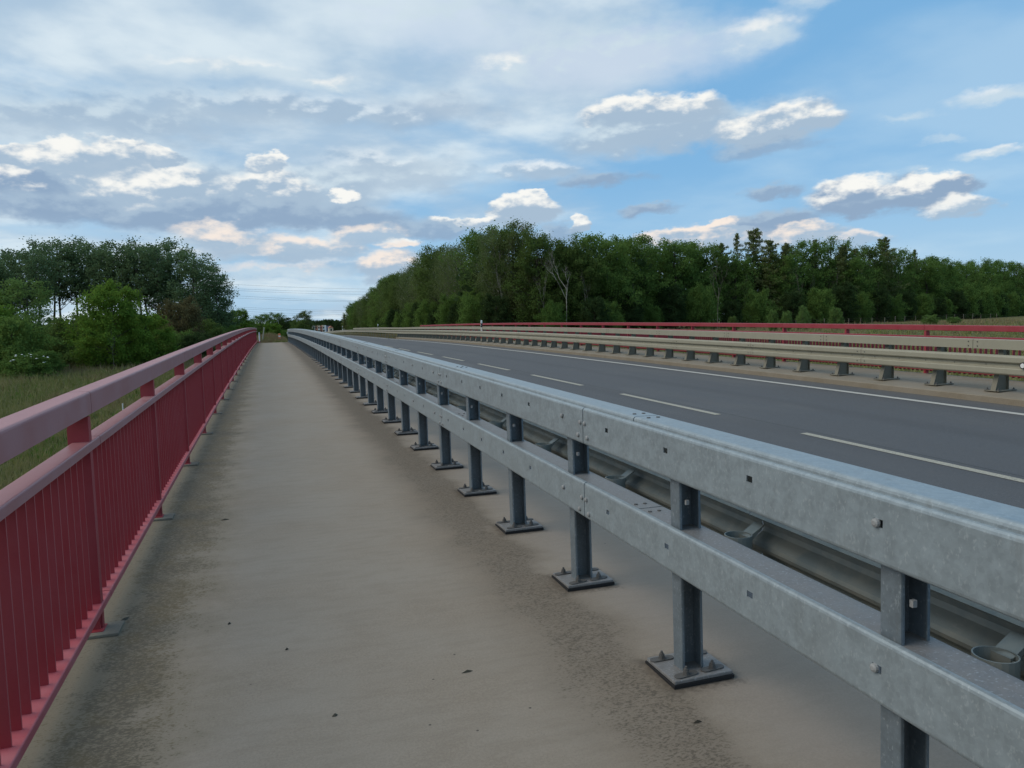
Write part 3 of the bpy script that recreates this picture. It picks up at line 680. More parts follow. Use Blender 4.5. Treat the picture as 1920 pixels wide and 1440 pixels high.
vpm = MB().box(-.03, .03, -.04, .04, -.5, .74).mesh('post')
y = 79.5
while y < 208:
    P = B.location; link('post', vpm, BEIGED, B, (12.47 - P.x, y - P.y, zc(y) - P.z)); y += 2
# round reflector on the wave rail
rf = link('reflector', MB().cyl((0, 0), .058, -.03, 0, 20, axis='x').mesh('reflector'), BLACK, B, (12.28 - B.location.x, 9.76 - B.location.y, .655 + zc(9.76) - B.location.z))
link('reflector_disc', MB().cyl((0, 0), .040, -.036, -.0305, 20, axis='x').mesh('reflector_disc'), WHITE, rf)

# delineator posts on the barrier
def delineator(x, y, base, label, z=None):
    z = zc(y) if z is None else z
    t = thing('delineator_post', label, 'delineator', (x, y, z + base), group='white delineator posts along the far barrier')
    b = MB(); P = [(-.02, -.06), (.06, -.045), (.06, .045), (-.02, .06)]
    b.vprism(P, 0, .60); b.add([(-.02, -.06, .601), (.06, -.045, .601), (.06, .045, .601), (-.02, .06, .601), (-.02, .0, .68), (.06, 0, .65)], [(0, 1, 5, 4), (2, 3, 4, 5), (1, 2, 5), (3, 0, 4), (3, 2, 1, 0)])
    link('body', b.mesh('body'), WHITE, t)
    link('black_band', MB().vprism([(-.026, -.064), (.066, -.049), (.066, .049), (-.026, .064)], .24, .48).mesh('black_band'), BLACK, t)
    link('reflector', MB().box(-.031, -.0265, -.03, .03, .30, .43).mesh('reflector'), WHITE, t)
delineator(12.40, 45.0, .80, 'white delineator post with black band, nearest one on the far barrier')
delineator(12.40, 91.0, .80, 'second white delineator post, further along the beige barrier')
delineator(12.40, 136.0, .84, 'third white delineator post, small, before the end of the forest')
delineator(12.40, 180.0, .84, 'farthest tiny white delineator post where the barrier vanishes')

# ------------------------------------------------------------------ things at the end of the walkway and in the meadow
t = thing('marker_post', 'thin white post with pinkish foot at the end of the red railing', 'marker post', (-.80, 76.4, zc(76) - .1))
link('pole', MB().cyl((0, 0), .06, 0, 1.0, 10).mesh('pole'), WHITE, t)
link('cap', MB().cyl((0, 0), .07, 1.0, 1.10, 10, .03).mesh('cap'), WHITE, t)
link('foot', MB().cyl((0, 0), .07, -.05, .25, 10).mesh('foot'), REDM, t)
t = thing('leaning_board', 'pale narrow board leaning behind the white marker post', 'board', (-.55, 78.4, gz(-.5, 78.4)), rot=(0, R(9), 0))
link('panel', MB().box(-.06, .06, -.02, .02, 0, 1.35, .01).mesh('panel'), LINE2, t)
t = thing('warning_beacon', 'small orange and white beacon beside the grass heap at the path end', 'beacon', (1.08, 80.0, gz(1.08, 80)))
link('board', MB().box(-.11, .11, -.02, .02, .10, .62, .01).mesh('board'), ORANGE, t)
link('white_stripe', MB().box(-.111, .111, -.026, -.0205, .28, .42).mesh('white_stripe'), WHITE, t)
link('foot', MB().box(-.18, .18, -.1, .1, 0, .10, .02).mesh('foot'), BLACK, t)
z_ = gz(-4.3, 25.6)
t = thing('marker_stake', 'thin white stake in the grass below the red railing', 'stake', (-4.32, 25.64, z_))
link('stick', MB().cyl((0, 0), .018, 0, 0.6 - z_ - .85, 6).mesh('stick'), WHITE, t)
link('blue_tip', MB().cyl((0, 0), .03, .5, .62, 8).mesh('blue_tip'), BLUE, t)
# bits of litter on the walkway
for (x, y, sx, sy, rz_, lab, nm, cat) in [(-.442, 7.085, .036, .006, .1, 'dark dry leaf lying left of the middle of the walkway', 'dry_leaf', 'leaf'), (.86, 3.58, .03, .006, .1, 'short dark twig on the walkway, left of the near guard rail posts', 'twig', 'twig'),
        (.012, 4.164, .010, .006, .4, 'tiny dark pebble on the middle of the walkway', 'pebble', 'pebble'), (-.299, 4.639, .012, .007, .8, 'tiny dark pebble near the dirty strip by the railing', 'pebble', 'pebble'),
        (1.68, 2.79, .022, .006, .0, 'short twig on the concrete in front of the nearest base plates', 'twig', 'twig'), (.2, 3.384, .014, .009, .3, 'small flat pebble at the lower middle of the walkway', 'pebble', 'pebble'), (-1.2 + .30, 4.93, .05, .012, 1.1, 'scrap of dark foil by the mortar pad of the near red railing post', 'foil_scrap', 'litter')]:
    b = MB(); n = 9; Vv = [(sx * math.cos(2 * math.pi * i / n) * (1 + .25 * math.sin(3 * i)), sy * math.sin(2 * math.pi * i / n), .001) for i in range(n)] + [(0, 0, .012)] 
    b.add(Vv, [(i, (i + 1) % n, n) for i in range(n)] + [tuple(range(n - 1, -1, -1))])
    o = link(nm, b.mesh(nm), BARK, None, (x, y, zc(y) + .0005), (0, 0, rz_), label=lab, cat=cat)

# ------------------------------------------------------------------ trees
def quads(P, size, asp=.65, droop=0.0, flat=0.0):
    n = len(P); a = rng.normal(size=(n, 3)); a[:, 2] -= droop; a /= np.linalg.norm(a, axis=1)[:, None]
    b = rng.normal(size=(n, 3)); b -= (b * a).sum(1)[:, None] * a; b /= np.linalg.norm(b, axis=1)[:, None] + 1e-9
    s = (size * rng.uniform(.6, 1.3, n))[:, None]
    a = a * s; b = b * s * asp
    V = np.stack([P - a * .5, P + b * .5 - a * .05, P + a * .6, P - b * .5 - a * .05], 1).reshape(-1, 3)
    F = np.arange(n * 4).reshape(n, 4); return V, F
def tubes(segs):
    V = []; F = []
    for p, q, r0, r1, k in segs:
        p = np.array(p); q = np.array(q); d = q - p; d = d / (np.linalg.norm(d) + 1e-9)
        a = np.cross(d, (0, 0, 1) if abs(d[2]) < .9 else (1, 0, 0)); a /= np.linalg.norm(a); b = np.cross(d, a); n0 = len(V)
        for c, r in ((p, r0), (q, r1)):
            for i in range(k):
                t = 2 * math.pi * i / k; V.append(c + a * math.cos(t) * r + b * math.sin(t) * r)
        for i in range(k): F.append((n0 + i, n0 + (i + 1) % k, n0 + k + (i + 1) % k, n0 + k + i))
    return np.array(V), np.array(F)
def grow(kind):
    """tree of height 1; returns (wood mesh, leaf mesh)"""
    P = dict(oak=dict(cb=.10, w=.30, nb=46, k=34, sg=.030, ls=.0175, up=(10, 62), pw=.55, tr=.016, c=.5),
             lime=dict(cb=.04, w=.25, nb=50, k=34, sg=.030, ls=.016, up=(15, 68), pw=.6, tr=.015, c=.42),
             birch=dict(cb=.12, w=.21, nb=44, k=28, sg=.033, ls=.0125, up=(45, 74), pw=.6, tr=.012, c=.5, droop=.8),
             poplar=dict(cb=.52, w=.15, nb=26, k=15, sg=.024, ls=.0165, up=(38, 75), pw=.55, tr=.010, c=.68),
             poplarf=dict(cb=.06, w=.20, nb=44, k=20, sg=.027, ls=.016, up=(25, 70), pw=.55, tr=.012, c=.5),
             bush=dict(cb=.02, w=.62, nb=40, k=36, sg=.060, ls=.040, up=(5, 80), pw=.5, tr=.014, c=.4),
             maple=dict(cb=.05, w=.40, nb=54, k=38, sg=.036, ls=.026, up=(8, 65), pw=.5, tr=.016, c=.42))
    leaf = []; segs = []
    if kind in ('larch', 'larchs'):
        sparse = kind == 'larchs'
        nb = 50 if not sparse else 34
        segs += [((0, 0, 0), (.004, 0, .5), .013, .009, 6), ((.004, 0, .5), (0, .003, .99), .009, .0015, 5)]
        for i in range(nb):
            t = .22 + .76 * (i / nb) ** .9 if not sparse else .45 + .54 * (i / nb)
            Lh = (.31 if not sparse else .20) * (1.03 - t) ** .60 * random.uniform(.35, 1.15)
            a = i * 2.4 + random.uniform(-.4, .4); d = np.array((math.cos(a), math.sin(a), 0))
            p = np.array((0, 0, t)); pr = p
            for s in (.33, .66, 1.0):
                q = p + d * Lh * s + np.array((0, 0, Lh * (-.10 * s + .22 * s * s * s)))
                segs.append((pr, q, .0030 * (1.2 - s), .0030 * (1.0 - s * .8), 3)); pr = q
                for j in range(15 if not sparse else 6):
                    f = s - random.uniform(0, .33); c = p + d * Lh * f + np.array((0, 0, Lh * (-.10 * f + .22 * f ** 3)))
                    side = random.uniform(-1, 1) * Lh * .32 * (1.1 - f * .6); sd_ = np.array((-d[1], d[0], 0))
                    c = c + sd_ * side + np.array((0, 0, -abs(random.gauss(0, .012)) - abs(side) * .1))
                    leaf += [c + rng.normal(size=3) * .006 for _ in range(5)]
        Vl, Fl = quads(np.array(leaf), .0150, .5, .5)
    elif kind == 'dead':
        def rec(p, d, ln, r, lv):
            q = p + d * ln * .5 + rng.normal(size=3) * ln * .05; e = q + (d + np.array((0, 0, .18)) + rng.normal(size=3) * .10) * ln * .5
            segs.append((p, q, r, r * .8, 5)); segs.append((q, e, r * .8, r * .6, 5 if lv < 2 else 3))
            if lv >= 5: return
            for _ in range(3 if lv < 3 else 2):
                a = random.uniform(0, 6.28); nd = d * .9 + np.array((math.cos(a) * .62, math.sin(a) * .62, .12)); nd /= np.linalg.norm(nd)
                rec(q + (e - q) * random.uniform(0, 1), nd, ln * random.uniform(.45, .68), r * .55, lv + 1)
        rec(np.array((0, 0, 0.)), np.array((.02, 0, 1.)), .46, .0065, 0)
        return mesh('trunk', *tubes(segs)), None
    else:
        p_ = P[kind]; nb = p_['nb']
        pts = [np.array((0., 0, 0))]
        for z in (.25, .5, .75, .95): pts.append(np.array((random.uniform(-.02, .02), random.uniform(-.02, .02), z)))
        for i in range(4): segs.append((pts[i], pts[i + 1], p_['tr'] * (1 - .22 * i), p_['tr'] * (.78 - .22 * i) + .001, 7))
        anch = []
        for i in range(nb):
            t = p_['cb'] + (.96 - p_['cb']) * ((i + random.random()) / nb)
            c = p_['c']; prof = max(.04, 1 - abs((t - c) / (1.05 - c if t > c else c - p_['cb'] + .12)) ** 2.1) ** p_['pw']
            Lh = p_['w'] * prof * random.uniform(.60, 1.12)
            a = i * 2.399 + random.uniform(-.5, .5); ang = R(p_['up'][0] + (p_['up'][1] - p_['up'][0]) * t + random.uniform(-8, 8))
            t0 = max(.02, t - Lh * math.tan(ang) * .55) if ang < R(70) else t * .8
            base = pts[0] + (np.array((0, 0, 1)) * t0); d = np.array((math.cos(a), math.sin(a), 0))
            tip = d * Lh + np.array((0, 0, min(1.0, t + random.uniform(0, .03)))); mid = (base + tip) / 2 + np.array((0, 0, -Lh * .06)) + rng.normal(size=3) * Lh * .05
            r = p_['tr'] * .36 * (1.1 - t * .7)
            segs += [(base, mid, r, r * .7, 4), (mid, tip, r * .7, r * .25, 3)]
            anch += [tip, (mid + tip) / 2, mid * .25 + tip * .75]
            for _ in range(4):
                f = random.uniform(.25, .95); s0 = mid + (tip - mid) * f if f > .4 else base + (mid - base) * (.6 + f)
                off = rng.normal(size=3); off /= np.linalg.norm(off); off[2] = off[2] * .6 + .15
                e = s0 + off * Lh * random.uniform(.25, .5); segs.append((s0, e, r * .35, r * .12, 3)); anch += [e, (s0 + e) / 2]
        anch = np.array(anch)
        k = p_['k']; A = np.repeat(anch, k, 0); sg = p_['sg'] * rng.uniform(.55, 1.3, (len(anch), 1)).repeat(k, 0)
        Q = A + rng.normal(size=A.shape) * sg * np.array((1, 1, .75)); 
        if 'droop' in p_: Q[:, 2] -= np.abs(rng.normal(size=len(Q))) * .035
        Q = Q[Q[:, 2] > .01]
        Vl, Fl = quads(Q, p_['ls'], .65, p_.get('droop', 0))
    return mesh('trunk', *tubes(segs)), mesh('crown', Vl, Fl)
PROTO = {}
for k, n in dict(oak=3, lime=3, birch=3, larch=3, larchs=2, poplar=3, poplarf=2, bush=3, maple=2, dead=2).items():
    PROTO[k] = [grow(k) for _ in range(n)]
cnt = {}
def tree(x, y, ztop, kind, leafm, bark, label, cat='tree', group=None, name=None, base=None, wide=1.0):
    b = gz(x, y) if base is None else base
    H = ztop - b; ms = PROTO[kind]; i = cnt.get(kind, 0); cnt[kind] = i + 1
    wm, lm = ms[i % len(ms)]
    o = thing(name or kind, label, cat, (x, y, b - .05), group, (0, 0, i * 2.1 + x), (H * wide, H * wide, H))
    tk = link('trunk', wm, None, o)
    if not wm.materials: wm.materials.append(bark)
    tk.material_slots[0].link = 'OBJECT'; tk.material_slots[0].material = bark
    if lm is not None:
        if not lm.materials: lm.materials.append(leafm)
        cr = link('crown', lm, None, o); cr.material_slots[0].link = 'OBJECT'; cr.material_slots[0].material = leafm
    return o
ORD = ['first', 'second', 'third', 'fourth', 'fifth', 'sixth', 'seventh', 'eighth', 'ninth', 'tenth', 'eleventh', 'twelfth', 'thirteenth', 'fourteenth', 'fifteenth', 'sixteenth', 'seventeenth', 'eighteenth', 'nineteenth', 'twentieth', 'twenty-first', 'twenty-second', 'twenty-third', 'twenty-fourth', 'twenty-fifth', 'twenty-sixth', 'twenty-seventh', 'twenty-eighth', 'twenty-ninth', 'thirtieth', 'thirty-first', 'thirty-second', 'thirty-third', 'thirty-fourth', 'thirty-fifth', 'thirty-sixth', 'thirty-seventh', 'thirty-eighth', 'thirty-ninth', 'fortieth', 'forty-first', 'forty-second']
FOREST = [(43.7, 430, 13.8, 'oak'), (43.6, 416.2, 14.7, 'oak'), (42.6, 404.0, 14.6, 'lime'), (42.9, 390.0, 15.9, 'lime'), (40.9, 376.7, 14.9, 'lime'), (39.7, 362.7, 14.8, 'oak'), (40.5, 348.6, 16.2, 'lime'), (38.3, 336.1, 15.2, 'lime'), (38.8, 323.9, 15.8, 'birch'), (37.5, 310.6, 15.4, 'birch'), (39.8, 297.9, 17.3, 'lime'), (37.9, 291.9, 16.1, 'lime'), (38.5, 283.8, 17.1, 'birch'), (37.9, 276.7, 16.9, 'birch'), (37.9, 270.3, 17.3, 'oak'), (38.4, 264.1, 18.1, 'lime'), (38.9, 256.8, 18.9, 'lime'), (39.0, 250.5, 19.2, 'oak'), (37.6, 243.4, 18.5, 'birch'), (38.1, 236.7, 19.0, 'lime'), (37.6, 229.2, 18.9, 'lime'), (37.2, 222.9, 18.9, 'lime'), (38.7, 216.2, 20.0, 'birch'), (39.8, 209.9, 20.8, 'birch'), (37.1, 202.8, 19.4, 'birch'), (39.9, 194.5, 21.3, 'birch'), (37.9, 188.5, 20.2, 'birch'), (38.2, 180.5, 20.7, 'lime'), (37.2, 172.8, 20.3, 'lime'), (38.3, 166.4, 20.7, 'birch'), (38.8, 159.7, 20.4, 'birch'), (37.0, 152.9, 19.6, 'birch'), (38.1, 145.8, 19.8, 'birch'), (38.7, 137.3, 20.0, 'oak'), (38.3, 128.8, 19.6, 'birch'), (37.2, 122.5, 18.8, 'birch'), (39.7, 122.9, 19.0, 'lime'), (40.6, 119.3, 18.6, 'birch'), (41.7, 115.8, 17.8, 'lime'), (45.8, 120.5, 17.3, 'birch'), (46.2, 115.2, 15.3, 'lime'), (48.3, 114.2, 15.9, 'lime'), (51.9, 117.1, 16.9, 'oak'), (53.5, 115.0, 16.2, 'oak'), (58.9, 121.1, 17.2, 'oak'), (62.6, 123.2, 17.8, 'oak'), (69.0, 130.7, 17.1, 'birch'), (70.5, 128.6, 17.4, 'oak'), (71.8, 125.7, 17.4, 'oak'), (77.2, 128.8, 17.7, 'oak'), (80.5, 129.4, 16.8, 'oak'), (83.6, 128.7, 16.7, 'larch'), (88.4, 130.5, 18.0, 'larch'), (93.0, 131.6, 19.2, 'larch'), (93.8, 127.5, 16.8, 'larch'), (96.3, 126.1, 16.3, 'larch'), (103.9, 132.0, 17.4, 'larch'), (107.5, 131.5, 18.5, 'larch'), (111.6, 132.0, 18.8, 'larch'), (112.1, 128.8, 16.7, 'larch'), (121.5, 136.0, 17.5, 'larch'), (126.3, 137.2, 18.1, 'larch'), (131.6, 138.1, 18.2, 'larch'), (137.3, 140.3, 17.8, 'larch'), (143.6, 141.7, 17.0, 'larch'), (150.2, 144.7, 17.0, 'oak'), (156.1, 146.1, 16.4, 'larch'), (163.6, 149.5, 15.9, 'oak'), (176.7, 157.3, 16.1, 'oak'), (189.5, 164.7, 16.4, 'oak'), (206.4, 175.1, 17.5, 'oak'), (215.6, 178.5, 17.7, 'oak'), (226.1, 182.9, 17.5, 'lime'), (248.6, 195.8, 18.1, 'oak'), (270.2, 208.2, 19.0, 'larch'), (293.4, 220.0, 19.6, 'oak'), (315.0, 230.3, 20.2, 'larch'), (330.6, 235.9, 20.4, 'larch')]
LOOK = dict(oak='dense dark oak', lime='olive green lime tree', birch='loose pale birch', larch='spiky larch')
NAME = dict(oak='oak_tree', lime='lime_tree', birch='birch_tree', larch='larch_tree')
FOREST = [(x, y, z, ('lime' if n % 4 == 1 else 'oak') if (k == 'larch' and n % 5 in (1, 3) and x > 97) else k) for n, (x, y, z, k) in enumerate(FOREST)]
tot = {k: sum(1 for f in FOREST if f[3] == k) for k in LOOK}; seen = {}
for (x, y, zt, k) in FOREST:
    i = seen.get(k, 0); seen[k] = i + 1
    side, j = ('left', i) if i <= tot[k] // 2 else ('right', tot[k] - 1 - i)
    lab = f'{LOOK[k]}, {ORD[j]} of its kind from the {side} end of the forest'
    kk = 'larchs' if (k == 'larch' and i % 4 == 1) else k
    bk = {'birch': BARKB, 'larch': BARKG}.get(k, BARK)
    if k == 'larch' and i % 3 == 0: tree(x + 2.5, y - 1.0, zt - rng.uniform(1.5, 3), 'oak', LF['oak'], BARK, f'broad dark tree in front of the larch that is {ORD[j]} from the {side} end', group='trees of the forest edge across the road', name='oak_tree')
    tree(x, y, zt + (rng.uniform(-.9, 1.4) if k == 'larch' else rng.uniform(-1.4, .4)), kk, LF[k], bk, lab, group='trees of the forest edge across the road', name=NAME[k], wide=1.0 if k != 'larch' else 1.05)
# bare and broken trees standing out of the edge
tree(43.7, 109.6, 14.6, 'dead', None, BARKB, 'bare white birch skeleton standing in front of the forest, behind the road', name='dead_birch', group='bare trees of the forest edge', wide=.9)
tree(40.8, 112.0, 13.6, 'dead', None, BARKB, 'narrow bare birch just left of the white birch skeleton', name='dead_birch', group='bare trees of the forest edge', wide=.38)
tree(72.6, 113.0, 13.4, 'dead', None, BARKG, 'thin grey leafless tree between oaks and larches', name='dead_birch', group='bare trees of the forest edge', wide=.6)
tree(36.9, 121.0, 20.6, 'dead', None, BARKG, 'bare twiggy birch top above the delineator post', name='dead_birch', group='bare trees of the forest edge', wide=.55)
for n_, (x, y, zt, wd) in enumerate([(36.0, 118.0, 13.0, .30), (47.6, 110.6, 11.5, .25), (55.2, 113.0, 9.0, .16), (57.4, 113.5, 9.6, .14), (86.0, 124.5, 11.6, .2), (96.4, 122.0, 12.5, .25), (100.6, 124.0, 11.5, .22), (107.9, 126.0, 12.8, .2), (34.2, 150.0, 14.5, .3), (123.0, 131.0, 11.0, .16)]):
    tree(x, y, zt, 'dead', None, BARKB if n_ < 4 else BARKG, f'slim pale trunk before the dark forest edge, {ORD[n_]} of its kind by distance', name='bare_trunk', group='slim pale trunks at the forest edge', wide=wd)
# dark undergrowth at the foot of the forest edge
EDGE = [(39.5, 330), (33.6, 230), (33.2, 118), (45, 107), (66, 119), (104, 120), (150, 136), (240, 184), (330, 232)]
acc = []
for (a, b), (c, d) in zip(EDGE, EDGE[1:]):
    n = int(math.hypot(c - a, d - b) / (9 if b > 200 or a > 150 else 5.5))
    for i in range(n): acc.append((a + (c - a) * (i + random.random() * .5) / n, b + (d - b) * (i + random.random() * .5) / n))
for i, (x, y) in enumerate(acc):
    k = 'maple' if i % 2 else 'bush'
    tree(x, y, gz(x, y) + random.uniform(4.5, 8), k, LF[['oak', 'dark', 'oak', 'dark'][i % 4]], BARK, f'{["dark green", "blackish green", "dense green", "very dark"][i % 4]} shrub at the forest foot, {ORD[i if i < len(acc) / 2 else len(acc) - 1 - i]} from its {"left" if i < len(acc) / 2 else "right"} end', 'shrub', 'shrubs along the foot of the forest edge', 'shrub', wide=.62 if k == 'bush' else .9)
# the wood behind: one mass of foliage
def mass(name, line, depth, top, n, size, m, label):
    P = []
    seg_ = [(np.array(a), np.array(b)) for a, b in zip(line, line[1:])]; ln = np.array([np.linalg.norm(b - a) for a, b in seg_]); pr = ln / ln.sum()
    idx = rng.choice(len(seg_), n, p=pr); t = rng.random(n)
    A = np.array([s[0] for s in seg_])[idx]; Bv = np.array([s[1] for s in seg_])[idx]; XY = A + (Bv - A) * t[:, None]
    d = (Bv - A).astype(float); d /= np.linalg.norm(d, axis=1)[:, None]; nrm = np.stack([-d[:, 1], d[:, 0]], 1)
    dd = depth[0] + (depth[1] - depth[0]) * rng.random(n) ** 1.3
    XY = XY + nrm * dd[:, None]
    cl = .82 + .18 * np.sin(XY[:, 0] * .45 + 1.3 * np.sin(XY[:, 1] * .31)) * np.cos(XY[:, 1] * .37)
    z = ground_z(XY[:, 0], XY[:, 1]) + top * cl * rng.random(n) ** .7
    V, F = quads(np.stack([XY[:, 0], XY[:, 1], z], 1), size, .8)
    link(name, mesh(name, V, F), m, kind='stuff', label=label)
mass('woodland', [(44, 480), (38, 330), (37, 118), (46, 110), (66, 124), (104, 125), (150, 142), (240, 190), (340, 240)], (4, 26), 14.5, 85000, 1.15, LF['dark'], 'dark foliage of the wood behind the forest edge')

# left side: row of poplars
POPLAR = [(-31.3, 101.4, 11.5), (-29.3, 97.8, 11.4), (-31.6, 107.8, 12.6), (-28.6, 99.7, 12.0), (-30.0, 107.5, 13.1), (-28.9, 106.5, 13.2), (-27.2, 103.2, 13.1), (-26.1, 101.6, 13.2), (-24.6, 99.0, 13.3), (-27.4, 113.2, 14.9), (-26.6, 113.5, 15.0), (-24.5, 108.4, 14.4), (-23.4, 107.6, 14.1), (-23.0, 109.5, 14.6), (-21.0, 103.9, 14.4), (-22.5, 115.6, 15.7), (-20.1, 107.1, 14.3), (-19.9, 111.0, 14.3), (-18.0, 105.0, 13.2), (-16.8, 103.8, 13.0), (-17.1, 111.5, 13.9), (-14.7, 102.2, 13.1), (-14.3, 105.9, 13.7), (-12.2, 99.7, 13.3), (-11.6, 106.0, 13.8), (-9.8, 101.8, 12.0), (-7.8, 96.7, 10.7), (-7.1, 105.5, 11.2), (-5.5, 98.0, 8.9)]
for i, (x, y, zt) in enumerate(POPLAR):
    if i in (4, 7, 9, 12, 14, 17, 20): continue
    full = i >= 24 or i < 2
    side, j = ('left', i) if i < 15 else ('right', len(POPLAR) - 1 - i)
    tree(x, y, zt + .3 + rng.uniform(-1.6, .5), 'poplarf' if full else 'poplar', LF['poplar'], BARK, f'{"bushy" if full else "tall bare-stemmed"} poplar, {ORD[j]} from the {side} end of the row beyond the meadow', group='poplars in a row beyond the left meadow', name='poplar_tree', wide=1.25 if full else 1.15)
T1 = [
 (-20.7, 79.3, 7.4, 'poplarf', 'light', 'light green willow-like tree at the left edge, before the poplars', 'willow_tree', 'tree', 1.6),
 (-24.5, 80.0, 6.8, 'maple', 'maple', 'broad green tree cut off by the left edge of the picture', 'maple_tree', 'tree', 1.0),
 (-11.6, 67.0, 5.9, 'maple', 'maple', 'bright green young maple in the middle of the left meadow edge', 'maple_tree', 'tree', .95),
 (-9.9, 71.3, 3.8, 'maple', 'maple', 'lower green maple right of the bright young maple', 'maple_tree', 'tree', 1.15),
 (-8.3, 83.6, 5.4, 'maple', 'copper', 'brownish leaved small tree before the dark poplar end', 'plum_tree', 'tree', .9),
 (-17.9, 64.5, 3.5, 'bush', 'oak', 'dark green bush behind the white flowering elder', 'bush', 'bush', .9),
 (-20.5, 67.0, 4.1, 'bush', 'maple', 'green rounded bush at the left edge of the meadow', 'bush', 'bush', .9),
 (-15.3, 72.3, 3.7, 'bush', 'lime', 'olive green spreading bush left of the young maple', 'bush', 'bush', .9),
 (-13.5, 70.0, 1.7, 'bush', 'light', 'low pale bush in the grass left of the young maple', 'bush', 'bush', 1.3),
 (-6.9, 91.7, 3.3, 'bush', 'lime', 'clipped looking green hedge bush behind the red railing', 'hedge_bush', 'bush', 1.15),
 (-4.6, 95.9, 2.7, 'bush', 'oak', 'dark low bush at the end of the poplar row', 'hedge_bush', 'bush', 1.2),
 (-8.6, 78.0, 2.2, 'bush', 'oak', 'dark bush right behind the lower maple', 'bush', 'bush', 1.2),
 (-6.2, 76.0, 1.9, 'bush', 'dark', 'darkest low bush close behind the red railing', 'bush', 'bush', 1.2),
 (-5.2, 150.0, 6.3, 'maple', 'maple', 'small round green tree between poplars and the far oaks', 'maple_tree', 'tree', 1.0),
 (-8.0, 140.0, 5.2, 'bush', 'dark', 'dark bush at the right foot of the poplars', 'bush', 'bush', .9),
 (-3.9, 165.0, 4.4, 'bush', 'oak', 'low bush right of the small round green tree', 'bush', 'bush', .7),
 (-2.2, 292.0, 8.4, 'oak', 'oak', 'left half of the two far dark oaks above the path end', 'oak_tree', 'tree', 1.5),
 (2.6, 305.0, 9.3, 'oak', 'oak', 'right and taller of the two far dark oaks above the path end', 'oak_tree', 'tree', 1.6),
 (6.5, 300.0, 7.2, 'oak', 'dark', 'low dark oak at the right of the far oaks', 'oak_tree', 'tree', 1.5),
 (14.7, 329.7, 10.3, 'lime', 'birch', 'airy grey-green ash tree far beyond the end of the guard rail', 'ash_tree', 'tree', 1.5),
 (10.6, 279.8, 5.6, 'bush', 'lime', 'round light bush in front of the far ash tree', 'bush', 'bush', .8),
 (52.0, 700, 12.0, 'oak', 'dark', 'dark far tree behind the tower block', 'oak_tree', 'tree', 1.8),
 (43.0, 720, 11.6, 'oak', 'dark', 'dark far tree between ash tree and tower block', 'oak_tree', 'tree', 1.8),
 (60.0, 690, 10.0, 'oak', 'dark', 'dark far tree just left of the forest end', 'oak_tree', 'tree', 1.6),
 (30.9, 328.6, 8.4, 'larch', 'larch', 'single dark conifer at the far left end of the forest', 'larch_tree', 'tree', 1.4),
 (.45, 86.5, 2.75, 'maple', 'maple', 'green bush on the heap at the end of the walkway', 'bush', 'bush', 1.35),
 (1.9, 90.0, 2.05, 'bush', 'oak', 'lower dark bush right of the bush at the walkway end', 'bush', 'bush', .8)]
for (x, y, zt, k, lf, lab, nm, cat, wd) in T1: tree(x, y, zt, k, LF[lf], BARK, lab, cat, None, nm, wide=wd)
tree(-11.3, 64.6, 2.9, 'dead', None, BARKB, 'slim pale birch stem in front of the young maple', name='young_birch', wide=.35)
mass('hedgerow', [(-34, 96), (-20, 92), (-12, 90), (-6, 104), (-5, 130)], (1, 9), 5.2, 11000, .5, LF['dark'], 'dark undergrowth below the poplars')
mass('far_wood', [(-260, 560), (-60, 660), (30, 760), (120, 800)], (0, 40), 12.5, 12000, 3.2, LF['dark'], 'far band of trees on the horizon')
mass('left_wood', [(-130, 90), (-60, 104), (-38, 104)], (0, 16), 12.5, 14000, 1.2, LF['poplar'], 'wood continuing beyond the left edge')
mass('far_copse', [(-9, 292), (-3, 300), (6, 306), (14.5, 334)], (0, 5), 7.6, 5200, .8, LF['oak'], 'foliage of the far copse above the path end')
# elder in flower
e = tree(-16.0, 62.0, .95, 'bush', LF['oak'], BARK, 'low elder bush with white flower heads at the meadow edge', 'bush', None, 'elder_bush', wide=1.5)
fl = MB()
for i in range(20):
    a, b = random.uniform(-.45, .45), random.uniform(-.5, -.2); z = .62 + .34 * (1 - abs(a) / .7) + random.uniform(-.18, .04)
    n = 7; fl.add([(a + .026 * math.cos(6.28 * j / n), b + .026 * math.sin(6.28 * j / n), z) for j in range(n)] + [(a, b, z + .02)], [(j, (j + 1) % n, n) for j in range(n)])
link('flower_heads', fl.mesh('flower_heads'), WHITE, e, (0, 0, 0), (0, 0, -e.rotation_euler.z))
# saplings and shrubs at the right, behind the railing
for (x, y, zt, k, lf, lab, wd) in [(62.5, 84.3, 2.7, 'maple', 'light', 'first light green sapling from the left above the far red railing', .5), (63.4, 82.8, 2.4, 'maple', 'light', 'low sapling right beside the first light green sapling', .7), (66.0, 83.0, 3.2, 'poplarf', 'light', 'tallest thin light green sapling above the far red railing', .9), (67.3, 84.5, 2.5, 'maple', 'light', 'bushy light sapling right of the tallest thin sapling', .8),
        (70.3, 81.9, 2.7, 'maple', 'light', 'round light sapling furthest right of the sapling group', .7), (97.7, 93.1, 1.35, 'bush', 'light', 'low wide bush in front of the wire fence', 1.3), (102.2, 93.0, .95, 'bush', 'light', 'lower bush right of the wide bush by the wire fence', 1.5), (57.5, 86, 2.0, 'maple', 'lime', 'small sapling left of the sapling group', .7)]:
    tree(x, y, zt + .25, k, LF[lf], BARK, lab, 'shrub', 'saplings and shrubs in the field on the right', 'sapling', wide=wd)

